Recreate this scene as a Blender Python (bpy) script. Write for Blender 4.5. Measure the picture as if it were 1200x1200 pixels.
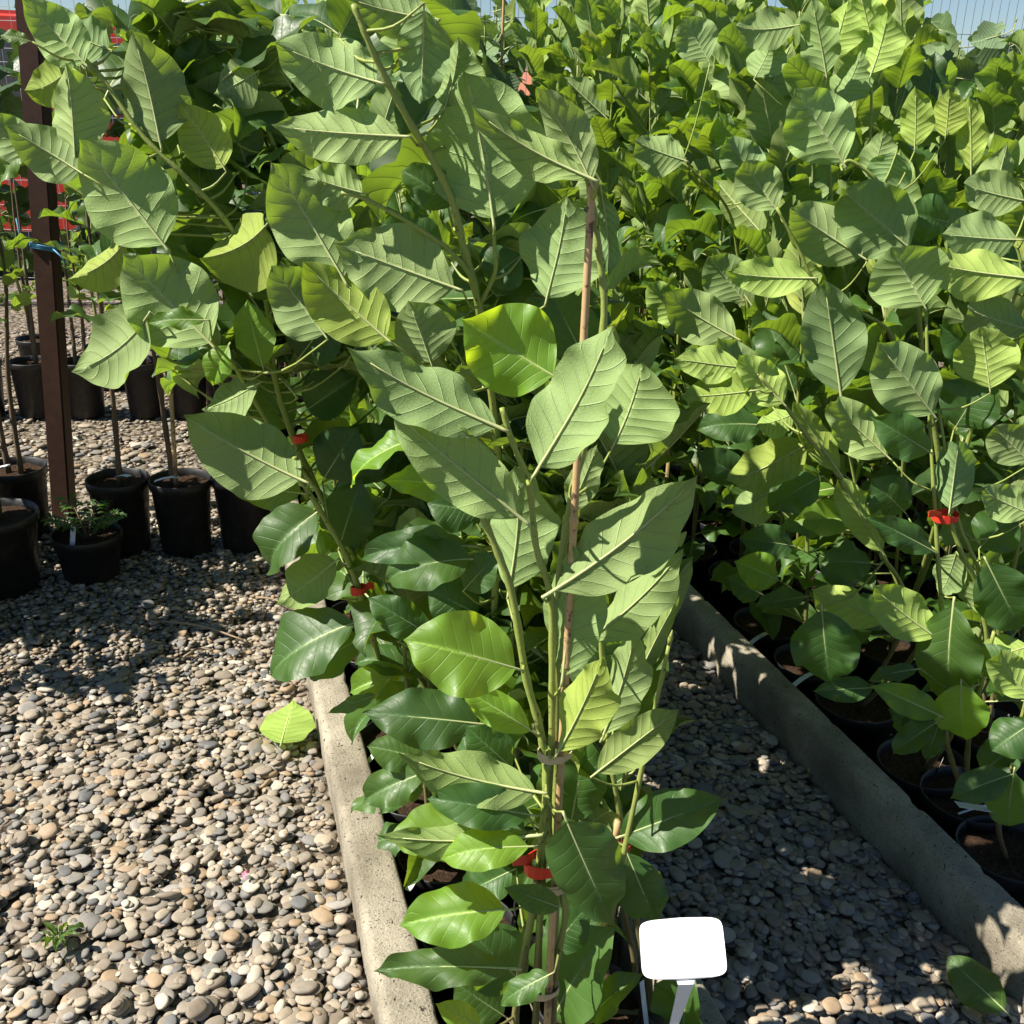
import bpy, bmesh, math, random
import numpy as np
from mathutils import Vector, Matrix, Quaternion, noise

for o in list(bpy.data.objects): bpy.data.objects.remove(o)
scene = bpy.context.scene
col = scene.collection
PI = math.pi
R_ = math.radians

# ------------------------------------------------------------------ camera
YAW, PITCH, ROLL, CH = R_(16.8), R_(21.5), R_(1.5), 1.6
CAM = Vector((0, 0, CH))
FW = Vector((math.sin(YAW)*math.cos(PITCH), math.cos(YAW)*math.cos(PITCH), -math.sin(PITCH)))
_rt = Vector((math.cos(YAW), -math.sin(YAW), 0)); _up = _rt.cross(FW)
RT = _rt*math.cos(ROLL) + _up*math.sin(ROLL)
UP = -_rt*math.sin(ROLL) + _up*math.cos(ROLL)
HF = Vector((math.sin(YAW), math.cos(YAW), 0))
FPX = 1200.0
cam = bpy.data.cameras.new('camera'); cam.lens = 36; cam.sensor_width = 36
cam.clip_start = 0.05; cam.clip_end = 3000
co = bpy.data.objects.new('camera', cam); col.objects.link(co)
co.matrix_world = Matrix(((RT.x, UP.x, -FW.x, 0), (RT.y, UP.y, -FW.y, 0), (RT.z, UP.z, -FW.z, CH), (0, 0, 0, 1)))
scene.camera = co
scene.cycles.max_bounces = 6; scene.cycles.diffuse_bounces = 1; scene.cycles.glossy_bounces = 2; scene.cycles.transmission_bounces = 4

# ------------------------------------------------------------------ sky, sun, exposure
SUN_EL = R_(49)
SUN_H = Vector((-0.96, 0.10, 0)).normalized()
w = bpy.data.worlds.new('World'); scene.world = w; w.use_nodes = True
nt = w.node_tree; nt.nodes.clear()
sky = nt.nodes.new('ShaderNodeTexSky'); sky.sky_type = 'NISHITA'; sky.sun_disc = False
sky.sun_elevation = SUN_EL; sky.sun_rotation = math.atan2(SUN_H.x, SUN_H.y)
sky.air_density = 1.0; sky.dust_density = 0.0; sky.ozone_density = 4.0
bg = nt.nodes.new('ShaderNodeBackground'); bg.inputs[1].default_value = 0.05
wo = nt.nodes.new('ShaderNodeOutputWorld')
nt.links.new(sky.outputs[0], bg.inputs[0]); nt.links.new(bg.outputs[0], wo.inputs[0])
sl = bpy.data.lights.new('sun', 'SUN'); sl.energy = 5.0; sl.angle = R_(0.5); sl.color = (1, 0.94, 0.83)
so = bpy.data.objects.new('sun', sl); col.objects.link(so)
to_sun = SUN_H*math.cos(SUN_EL) + Vector((0, 0, math.sin(SUN_EL)))
so.rotation_euler = (-to_sun).to_track_quat('-Z', 'Y').to_euler()
so.location = (-3, 1, 6)
vs = scene.view_settings
vs.view_transform = 'Standard'; vs.look = 'None'; vs.gamma = 1; vs.exposure = 1.0; vs.use_curve_mapping = False

# ------------------------------------------------------------------ helpers
def ray(px, py): return FW + RT*((px-600)/FPX) + UP*((600-py)/FPX)
def pt(px, py, D):                      # pixel + horizontal distance in front of the camera
    d = ray(px, py); return CAM + d*(D/d.dot(HF))
def gnd(px, py, z):                     # pixel on a level surface
    d = ray(px, py); return CAM + d*((z-CH)/d.z)
def depth(P): return (Vector(P)-CAM).dot(FW)
def project(P):
    q = Vector(P)-CAM; c = q.dot(FW)
    return 600+FPX*q.dot(RT)/c, 600-FPX*q.dot(UP)/c, c
def Ddist(x, y): return HF.x*x + HF.y*y
def top_z(x, y, py): return pt(600, py, Ddist(x, y)).z

def tag(o, label=None, cat=None, group=None, kind=None):
    if label: o['label'] = label
    if cat: o['category'] = cat
    if group: o['group'] = group
    if kind: o['kind'] = kind
    return o
def empty(name, loc, label, cat, group=None):
    o = bpy.data.objects.new(name, None); col.objects.link(o); o.location = loc
    o.empty_display_size = 0.05
    return tag(o, label, cat, group)
def link(name, me, parent=None, M=None):
    o = bpy.data.objects.new(name, me); col.objects.link(o)
    if parent is not None:
        o.parent = parent; W = parent.matrix_basis.copy(); q = parent.parent
        while q is not None: W = q.matrix_basis @ W; q = q.parent
        o.matrix_basis = W.inverted() @ (M if M is not None else Matrix())
    elif M is not None: o.matrix_basis = M
    return o
def mesh(name, V, F, mats, smooth=True, uv=None, mi=None):
    me = bpy.data.meshes.new(name)
    me.from_pydata([tuple(v) for v in V], [], F)
    for m in (mats if isinstance(mats, (list, tuple)) else [mats]): me.materials.append(m)
    if mi is not None: me.polygons.foreach_set('material_index', mi)
    if smooth: me.polygons.foreach_set('use_smooth', [True]*len(me.polygons))
    if uv is not None:
        l = me.uv_layers.new(name='UVMap')
        idx = np.empty(len(me.loops), dtype=np.int32); me.loops.foreach_get('vertex_index', idx)
        l.data.foreach_set('uv', np.asarray(uv, dtype=np.float32)[idx].ravel())
    me.update()
    return me
class MB:                               # collects shapes into one mesh
    def __init__(s): s.V = []; s.F = []
    def add(s, V, F):
        n = len(s.V); s.V += [Vector(v) for v in V]; s.F += [tuple(i+n for i in f) for f in F]
    def box(s, a, b):
        x0, y0, z0 = a; x1, y1, z1 = b
        s.add([(x0,y0,z0),(x1,y0,z0),(x1,y1,z0),(x0,y1,z0),(x0,y0,z1),(x1,y0,z1),(x1,y1,z1),(x0,y1,z1)],
              [(0,3,2,1),(4,5,6,7),(0,1,5,4),(1,2,6,5),(2,3,7,6),(3,0,4,7)])
    def tube(s, P, r, n=6, cap=True):
        P = [Vector(p) for p in P]
        if not hasattr(r, '__len__'): r = [r]*len(P)
        V = []; F = []
        t = (P[1]-P[0]).normalized(); u = t.orthogonal().normalized()
        for i, p in enumerate(P):
            if i == 0: tt = P[1]-P[0]
            elif i == len(P)-1: tt = P[-1]-P[-2]
            else: tt = P[i+1]-P[i-1]
            tt = tt.normalized(); u = (u - tt*u.dot(tt))
            u = u.normalized() if u.length > 1e-6 else tt.orthogonal().normalized()
            v = tt.cross(u)
            for k in range(n):
                a = 2*PI*k/n; V.append(p + (u*math.cos(a)+v*math.sin(a))*r[i])
        for i in range(len(P)-1):
            for k in range(n):
                k2 = (k+1) % n
                F.append((i*n+k, i*n+k2, (i+1)*n+k2, (i+1)*n+k))
        if cap:
            F.append(tuple(range(n-1, -1, -1))); F.append(tuple((len(P)-1)*n+k for k in range(n)))
        s.add(V, F)
    def lathe(s, prof, c=(0,0,0), n=28, close=False):
        V = []; F = []; c = Vector(c)
        for r, z in prof:
            for k in range(n):
                a = 2*PI*k/n; V.append(c+Vector((r*math.cos(a), r*math.sin(a), z)))
        for i in range(len(prof)-1):
            for k in range(n):
                k2 = (k+1) % n; F.append((i*n+k, i*n+k2, (i+1)*n+k2, (i+1)*n+k))
        if close: F.append(tuple((len(prof)-1)*n+k for k in range(n)))
        s.add(V, F)
    def build(s, name, mat, parent=None, smooth=True, M=None):
        return link(name, mesh(name, s.V, s.F, mat, smooth), parent, M)
def smooth_path(P, n=4):                # Catmull-Rom
    P = [Vector(p) for p in P]; Q = [P[0]*2-P[1]] + P + [P[-1]*2-P[-2]]; out = []
    for i in range(1, len(Q)-2):
        for k in range(n):
            t = k/n; a, b, c, d = Q[i-1], Q[i], Q[i+1], Q[i+2]
            out.append(0.5*((2*b)+(c-a)*t+(2*a-5*b+4*c-d)*t*t+(-a+3*b-3*c+d)*t**3))
    return out+[P[-1]]

# ------------------------------------------------------------------ materials
class NT:
    def __init__(s, name):
        s.m = bpy.data.materials.new(name); s.m.use_nodes = True; s.t = s.m.node_tree; s.t.nodes.clear()
        s.out = s.n('ShaderNodeOutputMaterial')
    def n(s, ty, **kw):
        x = s.t.nodes.new(ty)
        for k, v in kw.items(): setattr(x, k, v)
        return x
    def put(s, sock, v):
        if hasattr(v, 'is_output'): s.t.links.new(v, sock)
        elif v is not None:
            if isinstance(v, (tuple, list)) and len(v) == 3 and sock.type == 'RGBA': v = (*v, 1)
            sock.default_value = v
    def math(s, op, a, b=None, c=None, clamp=False):
        x = s.n('ShaderNodeMath', operation=op, use_clamp=clamp)
        s.put(x.inputs[0], a)
        if b is not None: s.put(x.inputs[1], b)
        if c is not None: s.put(x.inputs[2], c)
        return x.outputs[0]
    def mix(s, f, a, b, blend='MIX'):
        x = s.n('ShaderNodeMix', data_type='RGBA', blend_type=blend)
        s.put(x.inputs[0], f); s.put(x.inputs[6], a); s.put(x.inputs[7], b); return x.outputs[2]
    def mr(s, v, a, b, c=0.0, d=1.0, t='SMOOTHSTEP'):
        x = s.n('ShaderNodeMapRange', interpolation_type=t)
        for i, q in enumerate((v, a, b, c, d)): s.put(x.inputs[i], q)
        return x.outputs[0]
    def noise(s, sc, det=4, rough=0.55, vec=None, dist=0):
        x = s.n('ShaderNodeTexNoise'); x.inputs['Scale'].default_value = sc
        x.inputs['Detail'].default_value = det; x.inputs['Roughness'].default_value = rough
        x.inputs['Distortion'].default_value = dist
        if vec is not None: s.t.links.new(vec, x.inputs['Vector'])
        return x.outputs['Fac']
    def obj(s): return s.n('ShaderNodeTexCoord').outputs['Object']
    def ramp(s, f, st, interp='LINEAR'):
        x = s.n('ShaderNodeValToRGB'); x.color_ramp.interpolation = interp
        e = x.color_ramp.elements
        while len(e) < len(st): e.new(0.5)
        for i, (p, c) in enumerate(st): e[i].position = p; e[i].color = (*c, 1)
        s.put(x.inputs[0], f); return x.outputs[0]
    def bump(s, h, st, dist=0.002):
        x = s.n('ShaderNodeBump'); x.inputs['Strength'].default_value = st; x.inputs['Distance'].default_value = dist
        s.put(x.inputs['Height'], h); return x.outputs[0]
    def bsdf(s, colr, rough=0.6, spec=0.4, normal=None, metal=0.0, **kw):
        x = s.n('ShaderNodeBsdfPrincipled')
        s.put(x.inputs['Base Color'], colr); s.put(x.inputs['Roughness'], rough)
        s.put(x.inputs['Specular IOR Level'], spec); s.put(x.inputs['Metallic'], metal)
        if normal is not None: s.put(x.inputs['Normal'], normal)
        for k, v in kw.items(): s.put(x.inputs[k.replace('_', ' ')], v)
        return x.outputs[0]
    def done(s, sh): s.t.links.new(sh, s.out.inputs[0]); return s.m

def simple(name, c, rough=0.6, spec=0.4, metal=0.0, var=0.12, sc=20, bump=0.0):
    k = NT(name); n = k.noise(sc, 5, 0.6, k.obj())
    a = tuple(x*(1-var) for x in c); b = tuple(min(1, x*(1+var)) for x in c)
    return k.done(k.bsdf(k.mix(n, a, b), k.mr(n, 0.2, 0.8, rough-0.06, rough+0.08), spec,
                         k.bump(n, bump) if bump else None, metal))

VEINS = 9
def leaf_material(name, top_a, top_b, und_a, und_b, trans, fac=0.36, nv=VEINS, slope=0.17, detail=True):
    k = NT(name)
    uv = k.n('ShaderNodeUVMap').outputs[0]
    sep = k.n('ShaderNodeSeparateXYZ'); k.t.links.new(uv, sep.inputs[0])
    u, v = sep.outputs[0], sep.outputs[1]
    s = k.math('MULTIPLY', k.math('ABSOLUTE', k.math('SUBTRACT', u, 0.5)), 2.0)
    # side veins leave the midrib and sweep towards the tip, slightly uneven
    wob = k.math('MULTIPLY', k.math('SINE', k.math('MULTIPLY', v, 19.0)), 0.010)
    side = k.math('MULTIPLY', k.math('GREATER_THAN', u, 0.5), 0.45/nv)
    t = k.math('ADD', k.math('ADD', k.math('SUBTRACT', v, k.math('MULTIPLY', s, slope)), wob), side)
    fr = k.math('FRACT', k.math('MULTIPLY', t, float(nv)))
    lv = k.math('MULTIPLY', k.math('ABSOLUTE', k.math('SUBTRACT', fr, 0.5)), 2.0)
    fade = k.mr(s, 0.55, 1.0, 1.0, 0.15)
    line = k.math('MULTIPLY', k.mr(lv, 0.885, 0.975), fade)
    mid = k.mr(s, 0.07, 0.025)
    net = 0.0
    if detail:
      vor = k.n('ShaderNodeTexVoronoi', feature='DISTANCE_TO_EDGE', voronoi_dimensions='2D'); vor.inputs['Scale'].default_value = 1
      mp = k.n('ShaderNodeMapping'); mp.inputs['Scale'].default_value = (17, 30, 1); k.t.links.new(uv, mp.inputs[0])
      k.t.links.new(mp.outputs[0], vor.inputs['Vector'])
      net = k.mr(vor.outputs['Distance'], 0.10, 0.0)
    bf = k.n('ShaderNodeNewGeometry').outputs['Backfacing']
    oi = k.n('ShaderNodeObjectInfo')
    on = k.noise(3.0, 3, 0.6, k.obj()); fine = k.noise(28, 3, 0.65, k.obj())
    vein = k.math('MAXIMUM', line, mid)
    tc = k.mix(k.math('MULTIPLY', k.math('ADD', on, oi.outputs['Random']), 0.5), top_a, top_b)
    tc = k.mix(k.math('MULTIPLY', k.math('MAXIMUM', k.math('MULTIPLY', line, 0.35), mid), 0.5), tc, tuple(min(1, x*1.9+0.04) for x in top_b))
    uc = k.mix(k.math('MULTIPLY', k.math('ADD', on, oi.outputs['Random']), 0.5), und_a, und_b)
    uc = k.mix(k.math('MULTIPLY', net, 0.07), uc, tuple(x*1.35 for x in und_b))
    uc = k.mix(k.math('MULTIPLY', vein, 0.8), uc, tuple(min(1, x*1.45+0.05) for x in und_b))
    # blemishes: small brown specks and scorched edge on some leaves
    spot = k.mr(fine, 0.70, 0.74)
    c = k.mix(bf, tc, uc)
    c = k.mix(1.0, c, oi.outputs['Color'], 'MULTIPLY')
    c = k.mix(k.math('MULTIPLY', spot, 0.55), c, (0.10, 0.07, 0.03))
    edge = k.math('MULTIPLY', k.mr(s, 0.93, 1.0), k.mr(on, 0.52, 0.7))
    c = k.mix(k.math('MULTIPLY', edge, 0.6), c, (0.16, 0.11, 0.04))
    puff = k.math('SUBTRACT', 1.0, k.math('POWER', lv, 2.0))
    h = k.math('ADD', k.math('MULTIPLY', line, 0.8), k.math('MULTIPLY', net, 0.13))
    h = k.math('SUBTRACT', h, k.math('MULTIPLY', k.math('MULTIPLY', puff, fade), 0.45))
    h = k.math('MULTIPLY', h, -1.0)
    h = k.math('MULTIPLY', h, k.math('ADD', k.math('MULTIPLY', bf, 0.78), 0.22))
    nb = k.bump(h, 1.0, 0.0021)
    rough = k.math('ADD', k.math('MULTIPLY', bf, 0.22), k.mr(fine, 0.3, 0.7, 0.42, 0.56))
    ps = k.bsdf(c, rough, k.math('SUBTRACT', 0.5, k.math('MULTIPLY', bf, 0.22)), nb)
    tr = k.n('ShaderNodeBsdfTranslucent')
    tcol = k.mix(1.0, k.mix(k.math('MULTIPLY', vein, 0.45), trans, tuple(x*0.5 for x in trans)), oi.outputs['Color'], 'MULTIPLY')
    k.put(tr.inputs[0], tcol); k.t.links.new(nb, tr.inputs[1])
    ms = k.n('ShaderNodeMixShader'); ms.inputs[0].default_value = fac
    k.t.links.new(ps, ms.inputs[1]); k.t.links.new(tr.outputs[0], ms.inputs[2])
    return k.done(ms.outputs[0])

M_leaf = leaf_material('magnolia_leaf', (0.029, 0.074, 0.015), (0.060, 0.130, 0.024),
                       (0.205, 0.295, 0.105), (0.30, 0.40, 0.155), (0.48, 0.72, 0.04), fac=0.25)
M_leaf_far = leaf_material('magnolia_leaf_small', (0.029, 0.074, 0.015), (0.060, 0.130, 0.024),
                       (0.20, 0.285, 0.09), (0.295, 0.39, 0.14), (0.46, 0.70, 0.04), fac=0.25, detail=False)
M_fig = leaf_material('fig_leaf', (0.024, 0.060, 0.020), (0.042, 0.092, 0.029),
                      (0.13, 0.20, 0.09), (0.19, 0.27, 0.13), (0.25, 0.42, 0.05), fac=0.2, nv=7, slope=0.3, detail=False)
M_vein = simple('leaf_rib', (0.42, 0.46, 0.20), 0.5, 0.35, var=0.15)
def stem_mat():
    k = NT('green_stem'); n = k.noise(9, 4, 0.6, k.obj()); f = k.noise(120, 3, 0.6, k.obj())
    z = k.n('ShaderNodeSeparateXYZ'); k.t.links.new(k.n('ShaderNodeNewGeometry').outputs['Position'], z.inputs[0])
    a = k.mr(k.math('ADD', z.outputs[2], k.math('MULTIPLY', n, 0.5)), 0.35, 0.95)
    c = k.mix(a, (0.14, 0.11, 0.05), (0.27, 0.33, 0.075))
    c = k.mix(k.mr(f, 0.62, 0.72), c, (0.10, 0.08, 0.04))
    return k.done(k.bsdf(c, 0.5, 0.4, k.bump(f, 0.3)))
M_stem = stem_mat()
M_bark = simple('bark', (0.14, 0.10, 0.065), 0.85, 0.2, var=0.35, sc=40, bump=0.5)
def cane_mat():
    k = NT('bamboo_cane'); o = k.obj(); n = k.noise(14, 4, 0.6, o)
    mp = k.n('ShaderNodeMapping'); mp.inputs['Scale'].default_value = (160, 160, 3); k.t.links.new(o, mp.inputs[0])
    f = k.noise(1, 4, 0.6, mp.outputs[0])
    c = k.mix(f, (0.40, 0.25, 0.11), (0.58, 0.41, 0.21)); c = k.mix(k.mr(n, 0.5, 0.68), c, (0.17, 0.10, 0.055)); c = k.mix(k.mr(k.noise(60, 3, 0.6, o), 0.58, 0.68), c, (0.11, 0.07, 0.045))
    return k.done(k.bsdf(c, 0.45, 0.4, k.bump(f, 0.25)))
M_cane = cane_mat()
M_tape = simple('red_tape', (0.75, 0.045, 0.02), 0.4, 0.5)
M_tie = simple('raffia_tie', (0.55, 0.44, 0.26), 0.7, 0.2, var=0.25, sc=60)
M_white = simple('white_plastic', (0.76, 0.77, 0.79), 0.4, 0.4, var=0.05, sc=35)
M_tagw = simple('paper_tag', (0.72, 0.73, 0.74), 0.5, 0.4, var=0.06)
def pot_mat():
    k = NT('black_pot_plastic'); o = k.obj(); n = k.noise(7, 5, 0.65, o); d = k.noise(40, 4, 0.6, o)
    c = k.mix(k.mr(n, 0.5, 0.8), (0.012, 0.012, 0.013), (0.05, 0.045, 0.04))
    return k.done(k.bsdf(c, k.mr(d, 0.3, 0.7, 0.38, 0.62), 0.45, k.bump(d, 0.12)))
M_pot = pot_mat()
def soil_mat():
    k = NT('potting_soil'); o = k.obj(); n = k.noise(90, 6, 0.7, o); m = k.noise(300, 3, 0.6, o)
    c = k.ramp(n, [(0.3, (0.018, 0.011, 0.007)), (0.55, (0.06, 0.036, 0.022)), (0.75, (0.14, 0.085, 0.05))])
    return k.done(k.bsdf(c, 0.95, 0.1, k.bump(k.math('ADD', n, m), 1.0, 0.006)))
M_soil = soil_mat()
def concrete_mat():
    k = NT('kerb_concrete'); o = k.obj(); n = k.noise(5, 6, 0.65, o); f = k.noise(160, 4, 0.7, o)
    v = k.n('ShaderNodeTexVoronoi'); v.inputs['Scale'].default_value = 130; k.t.links.new(o, v.inputs['Vector'])
    c = k.mix(k.mr(n, 0.3, 0.7), (0.22, 0.195, 0.145), (0.42, 0.375, 0.29))
    c = k.mix(k.mr(f, 0.55, 0.66), c, (0.105, 0.088, 0.065))
    c = k.mix(k.math('MULTIPLY', k.mr(v.outputs['Distance'], 0.28, 0.12), 0.5), c, (0.50, 0.46, 0.38))
    pits = k.mr(k.noise(75, 3, 0.6, o), 0.655, 0.71)
    c = k.mix(k.math('MULTIPLY', k.mr(k.noise(1.7, 5, 0.7, o), 0.46, 0.62), 0.45), c, (0.14, 0.115, 0.085))
    c = k.mix(pits, c, (0.06, 0.048, 0.035))
    rust = k.mr(k.noise(11, 2, 0.5, o), 0.745, 0.77); c = k.mix(k.math('MULTIPLY', rust, 0.6), c, (0.20, 0.07, 0.025))
    h = k.math('SUBTRACT', k.math('ADD', f, k.math('MULTIPLY', n, 0.5)), k.math('MULTIPLY', pits, 1.5))
    return k.done(k.bsdf(c, 0.92, 0.15, k.bump(h, 1.0, 0.004)))
M_conc = concrete_mat()
def pebble_mat():
    k = NT('river_pebble'); g = k.n('ShaderNodeNewGeometry'); oi = k.n('ShaderNodeObjectInfo')
    r = k.math('FRACT', k.math('ADD', g.outputs['Random Per Island'], k.math('MULTIPLY', oi.outputs['Random'], 7.31)))
    r2 = k.math('FRACT', k.math('MULTIPLY', r, 17.77))
    c = k.ramp(r, [(0.0, (0.25, 0.205, 0.15)), (0.16, (0.33, 0.275, 0.20)), (0.30, (0.21, 0.20, 0.18)), (0.42, (0.40, 0.33, 0.235)),
                   (0.54, (0.29, 0.25, 0.195)), (0.64, (0.15, 0.152, 0.155)), (0.73, (0.36, 0.25, 0.14)), (0.81, (0.50, 0.45, 0.36)),
                   (0.89, (0.24, 0.19, 0.135)), (0.96, (0.33, 0.31, 0.28))], 'CONSTANT')
    ps = g.outputs['Position']
    n = k.noise(70, 5, 0.65, ps); f = k.noise(420, 3, 0.6, ps)
    c = k.mix(1.0, c, k.mix(n, (0.60, 0.59, 0.57), (1.22, 1.19, 1.15)), 'MULTIPLY')
    hs = k.n('ShaderNodeHueSaturation'); hs.inputs['Saturation'].default_value = 0.85; k.put(hs.inputs['Color'], c); c = hs.outputs[0]
    c = k.mix(k.math('MULTIPLY', k.math('SUBTRACT', r2, 0.5), 0.5), c, (0.42, 0.37, 0.30))
    c = k.mix(k.mr(f, 0.62, 0.72), c, (0.12, 0.10, 0.08))
    dust = k.math('MULTIPLY', k.mr(k.noise(3.1, 3, 0.6, ps), 0.52, 0.72), 0.35)
    c = k.mix(dust, c, (0.30, 0.225, 0.15))
    return k.done(k.bsdf(c, k.mr(n, 0.3, 0.7, 0.55, 0.75), 0.3, k.bump(f, 0.35, 0.001)))
M_peb = pebble_mat()
def gravel_mat():
    k = NT('gravel_bed'); g = k.n('ShaderNodeNewGeometry').outputs['Position']
    v = k.n('ShaderNodeTexVoronoi'); v.inputs['Scale'].default_value = 34; k.t.links.new(g, v.inputs['Vector'])
    sv = k.n('ShaderNodeSeparateColor'); k.t.links.new(v.outputs['Color'], sv.inputs[0])
    c = k.ramp(sv.outputs[0], [(0, (0.20, 0.16, 0.115)), (0.4, (0.29, 0.24, 0.175)), (0.75, (0.37, 0.31, 0.23)), (1, (0.22, 0.21, 0.19))])
    c = k.mix(k.mr(v.outputs['Distance'], 0.35, 0.75), c, (0.06, 0.045, 0.03))
    n = k.noise(300, 4, 0.6, g)
    return k.done(k.bsdf(c, 0.9, 0.15, k.bump(k.math('SUBTRACT', n, k.math('MULTIPLY', v.outputs['Distance'], 2)), 0.8, 0.012)))
M_grav = gravel_mat()
M_dirt = simple('dirt', (0.13, 0.095, 0.06), 0.95, 0.1, var=0.45, sc=45, bump=0.8)
M_mat = simple('weed_cloth', (0.018, 0.017, 0.016), 0.85, 0.15, var=0.4, sc=50, bump=0.3)
M_rust = simple('rusty_steel', (0.062, 0.028, 0.018), 0.7, 0.3, var=0.5, sc=25, bump=0.3)
M_galv = simple('galvanised_wire', (0.42, 0.44, 0.46), 0.45, 0.5, metal=0.4)
M_fgrn = simple('fence_paint', (0.22, 0.25, 0.28), 0.5, 0.4)
M_blue = simple('blue_string', (0.10, 0.32, 0.50), 0.6, 0.3)
M_red = simple('red_car_paint', (0.55, 0.035, 0.02), 0.25, 0.6, var=0.04, sc=3)
M_glass = simple('car_glass', (0.02, 0.028, 0.04), 0.06, 0.8, var=0.1)
M_black = simple('black_rubber', (0.015, 0.015, 0.016), 0.7, 0.3)
M_metal = simple('wheel_metal', (0.35, 0.35, 0.36), 0.35, 0.5, metal=0.7)
M_lamp = simple('lamp_lens', (0.6, 0.25, 0.05), 0.15, 0.6)
M_tile = simple('roof_tiles', (0.38, 0.15, 0.09), 0.8, 0.2, var=0.3, sc=8)
M_plaster = simple('plaster', (0.55, 0.50, 0.42), 0.9, 0.1, var=0.08, sc=2)
M_block = simple('brick_block', (0.42, 0.27, 0.21), 0.9, 0.1, var=0.25, sc=30, bump=0.5)
M_needle = simple('conifer_needles', (0.085, 0.13, 0.07), 0.6, 0.3, var=0.5, sc=3)
M_petal = simple('pink_petal', (0.75, 0.25, 0.36), 0.6, 0.3)
M_twig = simple('dry_twig', (0.30, 0.22, 0.14), 0.85, 0.2, var=0.3)

# ------------------------------------------------------------------ leaves
def leaf_geo(rs, L=1.0, hw=0.28, fold=0.3, curl=-0.3, twist=0.0, wave=0.03, pl=0.12, nr=22, nc=5, shape=1.05, quilt=0.004, rib=True, ragged=0.012):
    """blade along +y, top side +z; returns verts, faces, uv, material index, base, tip"""
    ph = [rs.uniform(0, 6.28) for _ in range(8)]
    cup = (rs.uniform(-1.5, 0.35), rs.uniform(-1.5, 0.35)); mean = (cup[0]+cup[1])/2; cup = [mean+(q-mean)*0.6 for q in cup]
    V = []; UV = []; F = []; MI = []
    c = Vector((0, 0, 0)); C = []; Tn = []
    for i in range(nr+1):
        v = i/nr
        a = curl*(v*v*0.8+0.2*v) + 0.06*math.sin(5*v+ph[6])
        t = Vector((0, math.cos(a), math.sin(a))); C.append(c.copy()); Tn.append(t)
        c = c + t*(L/nr)
    for i in range(nr+1):
        v = i/nr; t = Tn[i]; nrm = Vector((0, -t.z, t.y)); X = Vector((1, 0, 0))
        tw = twist*(v-0.3)
        Xr = X*math.cos(tw)+nrm*math.sin(tw); Nr = nrm*math.cos(tw)-X*math.sin(tw)
        pp, qq = 0.78*shape, 1.02; vm = pp/(pp+qq)
        wv = (v**pp*(1-v)**qq)/(vm**pp*(1-vm)**qq) if 0 < v < 1 else 0.0
        if v > 0.84: wv *= 1-0.45*math.sin(PI*(v-0.84)/0.16*0.5)**2
        for j in range(-nc, nc+1):
            s = abs(j)/nc; sg = 1 if j > 0 else -1
            k = 0 if j > 0 else 3
            m = hw*wv*(1+ragged*math.sin(9*v+ph[k])+ragged*0.7*math.sin(21*v+ph[k+1])*s)
            cx = cn = 0.0; q = abs(j); ca = cup[k > 0]*math.sin(PI*min(1, v*1.05))**0.7
            for e in range(q):
                f = fold*(0.7+0.6*v)+ca*(e+0.5)/nc; cx += math.cos(f)/nc; cn += math.sin(f)/nc
            tt = v-0.17*s+(0.45/VEINS if j > 0 else 0)
            z = (wave*s*s*math.sin(2*PI*(2.1+0.5*(k > 0))*v+ph[k+2])+0.28*wave*s**3*math.sin(2*PI*(5.2+0.7*(k > 0))*v+ph[k]))*min(1, 4*v*(1-v)+.2)
            z += -quilt*math.cos(2*PI*VEINS*tt)*min(1, 3*s)*(1-0.6*s)*wv
            V.append(C[i]+Xr*(sg*m*cx)+Nr*(m*cn+z))
            UV.append((0.5+0.5*sg*s, v))
    W_ = 2*nc+1
    for i in range(nr):
        for j in range(W_-1):
            a = i*W_+j; F.append((a, a+1, a+1+W_, a+W_)); MI.append(0)
    if rib:
        mb = MB()
        base = [Vector((0, -pl, -0.10*pl)), Vector((0, -pl*0.5, -0.04*pl)), Vector((0, 0, -0.004))]
        st = max(1, nr//8)
        ids = list(range(st, nr-st+1, st))
        P = base+[C[i]+Vector((0, Tn[i].z, -Tn[i].y))*(0.0035*L) for i in ids]
        rr = [0.012*L, 0.0115*L, 0.012*L]+[0.0105*L*(1-0.85*i/nr) for i in ids]
        mb.tube(P, rr, 5)
        n0 = len(V); V += mb.V; UV += [(0.5, 0.5)]*len(mb.V)
        F += [tuple(q+n0 for q in f) for f in mb.F]; MI += [1]*len(mb.F)
    return V, F, UV, MI, C[0], C[-1]

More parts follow.
